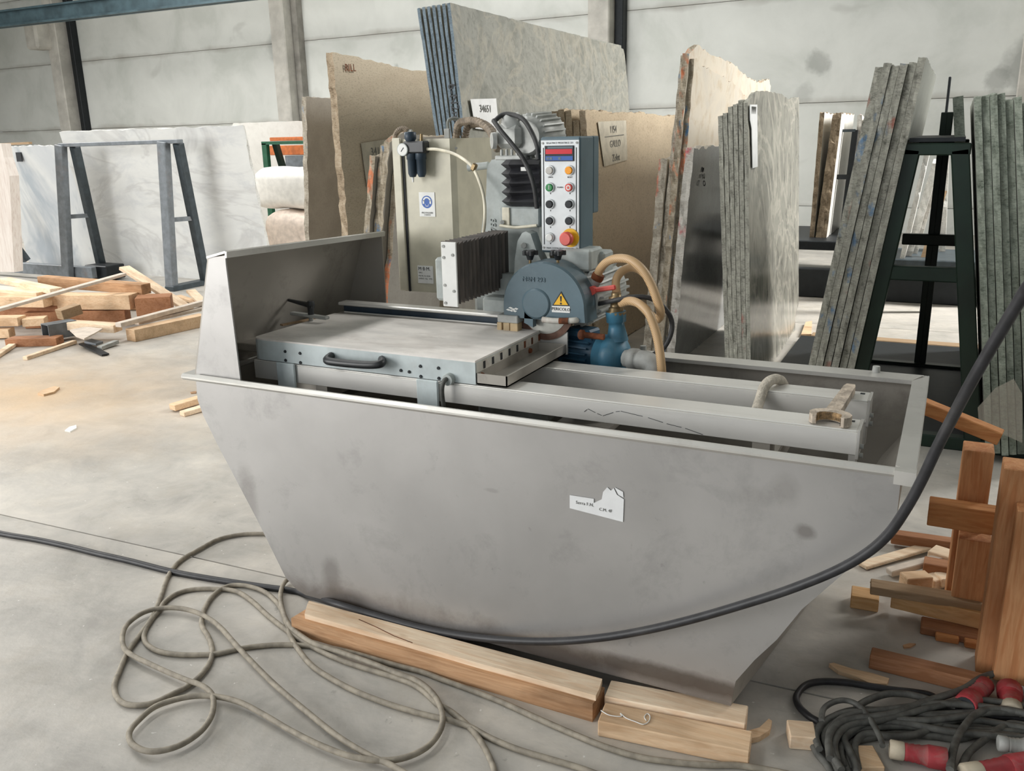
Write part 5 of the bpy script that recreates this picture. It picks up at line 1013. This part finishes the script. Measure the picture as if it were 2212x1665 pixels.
wd_('wide pale board near the back left of the scrap pile', (-8.6467, 5.4686, 0.325), (-7.7431, 5.4487, 0.325), .16, .04, M_woodL, name='plank', cat='plank')
wd_('long whitish batten lying slantwise over the whole scrap pile', (-7.0704, 4.4328, 0.37), (-7.1264, 5.8815, 0.48), .07, .025, M_woodW, name='batten', cat='batten')
wd_('pale board sloping down at the right end of the pile', (-7.6358, 6.3132, 0.46), (-6.6967, 6.2294, 0.1), .12, .035, M_woodL, name='plank', cat='plank')
wd_('long whitewashed bar reaching behind the tank, upper of two', (-6.4757, 5.2065, 0.16), (-6.5568, 6.3598, 0.17), .07, .04, M_woodW, name='batten', cat='batten')
wd_('long whitewashed bar reaching behind the tank, lower of two', (-6.5513, 5.4663, 0.12), (-6.4995, 6.2945, 0.12), .06, .03, M_woodW, name='batten', cat='batten')
wd_('yellowish beam on the floor ending behind the tank', (-6.4336, 5.2865, 0.055), (-6.3388, 6.0627, 0.055), .13, .11, M_woodM)
wd_('thick pale chunk of board in front of the pile', (-7.018, 5.1517, 0.13), (-6.5843, 5.2896, 0.11), .13, .07, M_woodL, name='plank', cat='plank')
wd_('small offcut block leaning on the beams of the left pile', (-7.274, 5.2342, 0.19), (-7.2375, 5.4169, 0.22), .12, .09, M_woodG, name='wood_offcut', cat='wood offcut')
wd_('stubby pale block at the far left front of the pile', (-7.874, 4.9229, 0.15), (-7.5632, 5.0626, 0.15), .14, .08, M_woodM, name='wood_offcut', cat='wood offcut')
wd_('brown block beside the grey square tube', (-7.5827, 5.0911, 0.13), (-7.4392, 5.2128, 0.13), .14, .07, M_woodM, name='wood_offcut', cat='wood offcut')
wd_('lowest block at the left edge of the pile', (-7.8106, 4.8617, 0.05), (-7.6144, 4.9791, 0.05), .12, .08, M_woodM, name='wood_offcut', cat='wood offcut')
wd_('dark block under the grey square tube', (-7.3336, 4.7551, 0.035), (-6.9438, 4.9652, 0.035), .14, .07, M_woodR, name='wood_offcut', cat='wood offcut')
wd_('thin pale stick pointing out of the pile onto the floor', (-6.695, 4.4478, 0.015), (-6.8275, 5.0217, 0.02), .045, .03, M_woodL, name='stick', cat='stick')
wd_('thin stick at the left edge pointing out of the pile', (-6.7996, 4.1467, 0.015), (-7.3274, 4.827, 0.02), .06, .03, M_woodL, name='stick', cat='stick')
wd_('upright board end behind the pile next to the tank', (-7.3508, 6.8954, 0.14), (-7.0003, 6.7212, 0.05), .10, .03, M_woodL, name='plank', cat='plank')
wd_('thin lath lying behind the pile next to the tank', (-7.7219, 7.0528, 0.03), (-7.1252, 6.7894, 0.03), .07, .03, M_woodM, name='plank', cat='plank')
sq = MB(); a, b_ = V((-7.1065, 4.9523, 0.1)), V((-7.0538, 5.2028, 0.1)); d_ = (b_ - a).normalized(); p_ = V((-d_.y, d_.x, 0)); hh = .065
for off, w_, h_ in ((V((0, 0, hh)), 2 * hh, .008), (V((0, 0, -hh)), 2 * hh, .008), (p_ * hh, .008, 2 * hh), (p_ * -hh, .008, 2 * hh)): sq.bar(a + off, b_ + off, w_, h_)
tag(sq.build('square_tube', M_greybar), 'short grey square steel tube end in the left scrap pile', 'steel tube')
tag(MB().prism([(-6.8397, 4.9979, 0.12), (-6.8262, 5.1475, 0.12), (-6.607, 5.1483, 0.12), (-6.5071, 4.9863, 0.12), (-6.4032, 4.7978, 0.12), (-6.5644, 4.8482, 0.12)], (0, 0, .012)).build('white_sheet', M_woodW), 'bent white sheet offcut in front of the left pile', 'sheet')
tag(MB().bar((-6.658, 4.9651, 0.03), (-6.1755, 4.8025, 0.012), .06, .012).build('metal_scrap', M_dark), 'dark thin scrap strip under the white sheet offcut', 'scrap')
tag(MB().bar((-6.6263, 4.9995, 0.05), (-6.5127, 5.0219, 0.03), .09, .02).build('metal_scrap', M_greybar), 'crumpled grey scrap piece beside the dark strip', 'scrap')
tag(MB().bar((-6.3982, 4.9267, 0.02), (-6.4296, 5.1304, 0.03), .05, .03).build('metal_scrap', M_pvc), 'crumpled whitish scrap at the right end of the debris', 'scrap')
def chip(label, pts, t, m, cat='wood chip', name='wood_chip', group=None): return tag(MB().prism(pts, (0, 0, t)).build(name, m), label, cat, group)
chip('brown flat wood chip lying alone on the sawdust', [(-5.6426, 3.7958, 0), (-5.6878, 3.8651, 0), (-5.6938, 3.9657, 0), (-5.6359, 3.9634, 0), (-5.5616, 3.8665, 0), (-5.5695, 3.789, 0)], .015, M_woodM)
chip('white flake lying on the floor left of the tank', [(-4.7366, 3.3172, 0), (-4.7739, 3.3783, 0), (-4.7653, 3.4211, -0), (-4.714, 3.3842, 0), (-4.6883, 3.3187, 0)], .008, M_white, 'flake', 'flake')
wd_('upper split wedge of wood at the left end of the tank', (-4.4262, 3.8779, 0.03), (-4.3857, 4.08, 0.035), .07, .04, M_woodM, None, 'wood_offcut', 'wood offcut')
wd_('lower split wedge of wood at the left end of the tank', (-4.2956, 3.8333, 0.015), (-4.2572, 3.9829, 0.02), .06, .03, M_woodL, None, 'wood_offcut', 'wood offcut')
chip('small dark splinter on the floor near the tank end', [(-4.6653, 4.2601, 0), (-4.643, 4.2943, 0), (-4.6072, 4.2591, 0), (-4.6322, 4.2365, 0)], .006, M_woodB)
# small sticks on top of the marble slab
tag(MB().bar((-12.4, 8.16, 1.72), (-11.35, 8.16, 1.735), .05, .03).build('stick', M_woodG), 'thin stick lying along the top of the blue veined marble slab', 'stick')
# ================================================================== timber trestle and scraps on the right
TR = thing('timber_trestle', (.22, 3.05, 0), 'orange pine trestle of posts and a cross rail at the right edge', 'trestle')
MB().rng(.118, .212, 3.18, 3.29, .03, .625, .003).build('post', M_woodOz, TR)
MB().rng(.135, .235, 3.10, 3.18, .03, .335, .003).build('board', M_woodOz, TR)
MB().rng(.032, .262, 3.08, 3.15, .372, .455, .003).build('cross_rail', M_woodO, TR)
MB().rng(.218, .34, 2.83, 2.94, .0, .70, .003).build('post', M_woodOz, TR)
MB().rng(.262, .50, 2.76, 2.83, .03, .60, .003).build('board', M_woodOz, TR)
MB().rng(.225, .50, 2.94, 3.0, .38, .46, .003).build('cross_rail', M_woodO, TR)
MB().rng(.05, .45, 3.00, 3.08, .0, .03, .004).build('foot_board', M_woodR, TR)
MB().rng(.12, .40, 3.12, 3.30, .0, .03, .004).build('foot_board', M_woodR, TR)
GR = 'scrap wood by the trestle'
wd_('orange batten leaning on the post top behind the tank', (-0.0356, 3.24, 0.7545), (0.2239, 3.2, 0.6779), .055, .045, M_woodO, None, 'batten', 'batten')
wd_('thick orange bar lying low across the trestle foot', (-0.051, 3.1147, 0.06), (0.2892, 3.0809, 0.06), .05, .06, M_woodY, GR, 'board', 'board')
wd_('grey brown board behind the thick orange bar', (-0.1253, 3.0902, 0.1), (0.2858, 3.1204, 0.1), .07, .03, M_woodG, GR, 'board', 'board')
wd_('short orange block by the tank foot, dark sawn end', (-0.1889, 3.1277, 0.025), (-0.0942, 3.1338, 0.025), .085, .05, M_woodY, GR, 'wood_block', 'wood block')
wd_('brown beam lying alone on the floor right of the tank', (-0.0894, 2.7408, 0.025), (0.2504, 2.7265, 0.025), .055, .05, M_woodR, GR)
chip('torn flat chip of wood near the cable coil', [(-0.2075, 2.6683, 0), (-0.1946, 2.6798, 0), (-0.1368, 2.6697, 0), (-0.0745, 2.6707, 0), (-0.0262, 2.663, 0), (-0.0306, 2.6291, 0), (-0.0763, 2.6108, 0), (-0.1188, 2.6286, 0), (-0.1758, 2.6407, 0)], .014, M_woodM)
wd_('red brown batten pointing at the tank end', (-0.0894, 3.6899, 0.04), (0.1793, 3.7057, 0.04), .055, .045, M_woodR, GR, 'batten', 'batten')
wd_('pale tapered lath on the floor behind the tank', (-0.1766, 3.4219, 0.012), (0.0533, 3.694, 0.02), .05, .015, M_woodL, GR, 'stick', 'stick')
wd_('white edged lath in the right scrap heap', (-0.0766, 3.3912, 0.02), (0.1314, 3.5518, 0.06), .04, .025, M_woodW, GR, 'stick', 'stick')
wd_('dark sided board end in the right scrap heap', (0.0412, 3.4562, 0.05), (0.1938, 3.4504, 0.05), .07, .04, M_woodR, GR, 'board', 'board')
wd_('square yellowish block standing in the right scrap heap', (-0.0224, 3.2813, 0.035), (0.0628, 3.335, 0.035), .06, .075, M_woodM, GR, 'wood_block', 'wood block')
wd_('pale offcut right of the square block', (0.0633, 3.3654, 0.02), (0.1022, 3.4066, 0.02), .06, .04, M_woodL, GR, 'wood_offcut', 'wood offcut')
wd_('white ended offcut at the foot of the left post', (0.0937, 3.3826, 0.03), (0.1724, 3.4257, 0.03), .06, .035, M_woodL, GR, 'wood_offcut', 'wood offcut')
wd_('flat pale offcut lying on the heap before the post', (0.065, 3.5659, 0.06), (0.1446, 3.5361, 0.06), .08, .03, M_woodL, GR, 'wood_offcut', 'wood offcut')
wd_('pale offcut seen between the two posts, upper', (0.2802, 3.7004, 0.03), (0.3797, 3.7447, 0.03), .09, .05, M_woodW, GR, 'wood_offcut', 'wood offcut')
wd_('pale offcut seen between the two posts, lower', (0.2724, 3.5106, 0.03), (0.3627, 3.551, 0.03), .10, .05, M_woodL, GR, 'wood_offcut', 'wood offcut')
wd_('small floor block under the trestle, left of two', (0.0967, 3.006, 0.012), (0.1678, 3.013, 0.012), .06, .024, M_woodO, GR, 'wood_block', 'wood block')
wd_('small floor block under the trestle, right of two', (0.1847, 3.0019, 0.012), (0.2542, 3.0089, 0.012), .06, .024, M_woodO, GR, 'wood_block', 'wood block')
chip('curled shaving of thin wood sticking up by the short orange block', [(-0.1325, 3.1971, 0.06), (-0.1192, 3.2108, 0.06), (-0.0907, 3.193, 0.06), (-0.0559, 3.1673, 0.06), (-0.0673, 3.1511, 0.06), (-0.1032, 3.1498, 0.06)], .004, M_woodG)
wd_('pale square block left of the cable coil', (-0.2671, 2.2457, 0.022), (-0.1966, 2.2672, 0.022), .075, .044, M_woodL, None, 'wood_block', 'wood block')
wd_('rough brown offcut inside the cable coil', (-0.0865, 2.2259, 0.012), (-0.0259, 2.254, 0.012), .09, .024, M_woodM, None, 'wood_offcut', 'wood offcut')
chip('splintered bark-like chip at the end of the pine boards', [(-0.3773, 2.215, 0), (-0.3468, 2.2471, -0), (-0.33, 2.2984, 0), (-0.3195, 2.2917, 0), (-0.3178, 2.247, 0), (-0.3388, 2.2062, 0), (-0.3634, 2.1861, 0)], .018, M_woodM)
chip('small dark splinter on the floor right of the tank', [(0.0016, 2.8962, 0), (0.022, 2.9178, 0), (0.0404, 2.9231, 0), (0.0245, 2.8945, 0), (0.0052, 2.8826, 0)], .006, M_woodB)
# ================================================================== coil of cables and red plugs at the lower right
cr = .0105
GC = 'cable coil at the lower right'
def cc(pts, lift): return [(x, y, max(z, 0) + cr + lift) for x, y, z in pts]
hose('extension_cable', 'black cable making one wide loop left of the coil', cc([(0.3649, 2.626, 0), (0.2319, 2.5833, 0), (0.1582, 2.5851, 0), (0.1242, 2.601, 0), (0.0943, 2.6247, -0), (0.0504, 2.6223, 0), (-0.0171, 2.6067, 0), (-0.0845, 2.5965, 0), (-0.1543, 2.5856, 0), (-0.2227, 2.5569, -0), (-0.2601, 2.516, -0), (-0.2748, 2.45, 0), (-0.2609, 2.4042, 0), (-0.2276, 2.3691, 0), (-0.1978, 2.3525, 0), (-0.1719, 2.3324, 0), (-0.1158, 2.3403, 0)], .001), cr, M_cablek, 'cable', 0, 6, 8, GC)
hose('extension_cable', 'outermost grey turn at the left of the cable coil', cc([(0.3692, 2.6992, 0), (0.2078, 2.6127, 0), (0.0345, 2.5209, 0), (-0.0395, 2.4796, 0), (-0.1043, 2.4402, -0), (-0.1407, 2.4045, 0), (-0.1752, 2.3583, -0), (-0.198, 2.3068, 0), (-0.2015, 2.2588, -0), (-0.1848, 2.2111, 0), (-0.1512, 2.1694, 0), (-0.1276, 2.1233, -0)], .004), cr, M_cabled, 'cable', 0, 6, 8, GC)
hose('extension_cable', 'second grey turn of the cable coil', cc([(0.3666, 2.6548, 0), (0.2195, 2.5706, 0), (0.0734, 2.4915, 0), (-0.0004, 2.4668, 0), (-0.0706, 2.4368, -0), (-0.126, 2.3879, 0), (-0.1596, 2.3358, 0), (-0.172, 2.2834, 0), (-0.1636, 2.2378, 0), (-0.1383, 2.1915, 0), (-0.1143, 2.1296, 0)], .016), cr, M_cabled, 'cable', 0, 6, 8, GC)
hose('extension_cable', 'third grey turn of the cable coil', cc([(0.3604, 2.5515, 0), (0.266, 2.5146, 0), (0.1829, 2.4851, 0), (0.0746, 2.4576, 0), (-0.0364, 2.4223, 0), (-0.099, 2.3865, 0), (-0.133, 2.3368, 0), (-0.147, 2.284, 0), (-0.1356, 2.2402, 0), (-0.1113, 2.1979, 0), (-0.0887, 2.1415, 0)], .006), cr, M_cabled, 'cable', 0, 6, 8, GC)
hose('extension_cable', 'innermost grey turn of the cable coil', cc([(0.3575, 2.5024, 0), (0.2532, 2.4692, 0), (0.1593, 2.441, 0), (0.0392, 2.4254, 0), (-0.0456, 2.3953, 0), (-0.0804, 2.3634, 0), (-0.1075, 2.322, 0), (-0.1194, 2.2817, 0), (-0.1025, 2.2389, 0), (-0.0821, 2.1915, 0), (-0.072, 2.1492, 0)], .018), cr, M_cabled, 'cable', 0, 6, 8, GC)
hose('extension_cable', 'thin grey loop thrown over the coil, ending by the plug', cc([(-0.1862, 2.3145, 0), (-0.1892, 2.3657, 0), (-0.1769, 2.402, 0), (-0.1542, 2.4315, 0), (-0.1293, 2.443, 0), (-0.0999, 2.4351, 0), (-0.0737, 2.4005, 0), (-0.0484, 2.3537, 0), (-0.0288, 2.3066, 0), (-0.0203, 2.2728, 0)], .034), cr * .8, M_cabled, 'cable', 0, 6, 8, GC)
hose('extension_cable', 'grey strand arching over the far side of the coil', cc([(-0.1043, 2.4402, -0), (-0.0752, 2.4897, 0), (-0.0298, 2.5426, 0), (0.0193, 2.5676, 0), (0.0692, 2.5708, 0), (0.1086, 2.5646, -0), (0.1584, 2.566, 0)], .022), cr, M_cabled, 'cable', 0, 6, 8, GC)
hose('extension_cable', 'long grey strand rising past the red sockets to the right edge', cc([(-0.1439, 2.1588, 0), (-0.1566, 2.241, 0), (-0.1412, 2.3197, 0), (-0.0995, 2.3658, 0), (-0.0508, 2.3974, 0), (0.0095, 2.4481, 0), (0.0709, 2.5257, 0), (0.1331, 2.5929, 0), (0.183, 2.6529, 0), (0.2319, 2.7365, 0), (0.2828, 2.786, 0), (0.3538, 2.8186, 0), (0.4153, 2.8416, 0)], .034), cr, M_cabled, 'cable', 0, 6, 8, GC)
hose('extension_cable', 'long grey strand across the coil to the right edge, second', cc([(-0.1253, 2.1635, 0), (-0.1414, 2.2375, 0), (-0.1273, 2.3084, -0), (-0.092, 2.3536, 0), (-0.0415, 2.3904, 0), (0.0255, 2.4509, 0), (0.1032, 2.5287, 0), (0.183, 2.5965, 0), (0.2461, 2.6255, 0), (0.3094, 2.6356, 0), (0.366, 2.6451, 0)], .028), cr, M_cabled, 'cable', 0, 6, 8, GC)
hose('extension_cable', 'long grey strand across the coil to the right edge, third', cc([(-0.1068, 2.1681, -0), (-0.1228, 2.2357, 0), (-0.1165, 2.3003, -0), (-0.0933, 2.3418, 0), (-0.0646, 2.3685, 0), (-0.0042, 2.4076, 0), (0.0586, 2.4298, -0), (0.121, 2.4475, 0), (0.1829, 2.4651, 0), (0.2431, 2.4863, 0), (0.3237, 2.5083, 0)], .010), cr, M_cabled, 'cable', 0, 6, 8, GC)
hose('extension_cable', 'lower grey strand hidden under the others beside the white plug', cc([(-0.0888, 2.1765, -0), (-0.1054, 2.2437, 0), (-0.0931, 2.3025, 0), (-0.0537, 2.3425, 0), (0.0165, 2.3925, -0), (0.1, 2.4223, 0), (0.1711, 2.4421, 0), (0.2425, 2.5126, 0), (0.3408, 2.5737, 0)], .0), cr, M_cabled, 'cable', 0, 6, 8, GC)
hose('extension_cable', 'grey strand bowing down to the bottom edge right of the red plug', cc([(0.3747, 2.5961, 0), (0.3421, 2.597, 0), (0.2924, 2.5972, 0), (0.245, 2.5753, 0), (0.207, 2.5278, 0), (0.1829, 2.4651, 0), (0.1643, 2.4002, 0), (0.1533, 2.3268, 0), (0.1474, 2.2513, -0)], .030), cr, M_cabled, 'cable', 0, 6, 8, GC)
hose('extension_cable', 'grey strand bowing down to the bottom edge beside the lower red plug', cc([(0.3731, 2.5707, 0), (0.3405, 2.5668, 0), (0.3002, 2.555, 0), (0.2584, 2.4934, 0), (0.2271, 2.4357, 0), (0.1977, 2.3781, 0), (0.1828, 2.3264, 0), (0.1717, 2.2626, 0)], .012), cr, M_cabled, 'cable', 0, 6, 8, GC)
for i, (h0, pts) in enumerate(((.014, [(-0.1844, 2.282, 0), (-0.1761, 2.335, 0), (-0.1517, 2.3877, 0), (-0.1123, 2.4294, 0), (-0.0631, 2.4544, 0), (-0.0009, 2.4736, 0), (0.0673, 2.4887, 0), (0.1466, 2.5114, 0), (0.2311, 2.5366, -0), (0.3604, 2.5515, 0)]), (.024, [(-0.176, 2.2007, 0), (-0.1929, 2.252, 0), (-0.1854, 2.3082, 0), (-0.1588, 2.3612, 0), (-0.1161, 2.4041, 0), (-0.0606, 2.425, -0), (0.0143, 2.4297, -0), (0.0869, 2.4564, 0), (0.1709, 2.5134, -0), (0.2558, 2.5757, 0), (0.3644, 2.6188, 0)]),
    (.030, [(-0.111, 2.1311, 0), (-0.1412, 2.1861, 0), (-0.1566, 2.241, 0), (-0.1559, 2.2952, 0), (-0.135, 2.354, 0), (-0.0964, 2.3992, 0), (-0.0365, 2.4408, 0), (0.0359, 2.4929, 0), (0.1091, 2.5433, 0), (0.1952, 2.5758, 0), (0.2682, 2.5907, 0), (0.3637, 2.607, 0)]), (.010, [(-0.073, 2.1838, 0), (-0.0891, 2.2618, 0), (-0.0822, 2.3162, -0), (-0.0542, 2.3488, 0), (-0.0058, 2.3581, 0), (0.0589, 2.3945, 0), (0.1229, 2.4731, 0), (0.1951, 2.5476, 0), (0.2824, 2.6592, 0), (0.3707, 2.7243, 0)]))):
    hose('extension_cable', ['grey strand low in the coil, running flat to the right', 'grey strand looping round the left of the coil and back', 'upper grey strand wound over the coil turns', 'grey strand rising across the coil behind the white plug'][i], cc(pts, h0), cr, M_cabled, 'cable', 0, 6, 8, GC)
def plug(label, a, b, r, m, cap):
    a, b = V(a), V(b); t = thing('power_plug', (a + b) / 2 - V((0, 0, r)), label, 'plug')
    MB().lathe(a, a.lerp(b, .26), [(0, r * .72), (.08, r * .84), (.9, r * .84), (1, r * .78)], 14).build('cable_cap', cap, t)
    MB().lathe(a.lerp(b, .25), a.lerp(b, .68), [(0, r * .74), (.15, r * .80), (.2, r * .74), (.4, r * .82), (.45, r * .76), (.65, r * .86), (.7, r * .8), (1, r * .95)], 14).build('plug_body', m, t)
    MB().lathe(a.lerp(b, .66), b, [(0, r * .95), (.1, r), (.95, r), (1, r * .94)], 16).build('plug_sleeve', m, t)
    MB().cyl(b, b + (b - a).normalized() * .001, r * .8, None, 14).build('plug_mouth', M_ink, t)
M_plugcap = plain('beige_plug_cap', 'b3a894', .7, 0, dirt='7d7464', damt=.4)
plug('red plug with beige cable cap lying in the middle of the coil front', (-0.0026, 2.2877, 0.03), (0.1401, 2.3051, 0.031), .031, M_redk, M_plugcap)
plug('pinkish red plug at the bottom edge, lower right corner', (0.179, 2.2547, 0.035), (0.34, 2.3724, 0.035), .033, M_redk, M_plugcap)
plug('dusty red socket behind the coil, left of two', (0.241, 2.7246, 0.03), (0.1854, 2.5777, 0.034), .034, M_redk, M_redk)
plug('red socket behind the coil, right of two', (0.3083, 2.6069, 0.03), (0.3051, 2.724, 0.036), .036, M_redk, M_plugcap)
plug('pale grey plug at the right edge of the coil', (0.2645, 2.4248, 0.04), (0.3597, 2.4395, 0.04), .026, M_pvc, M_pvc)
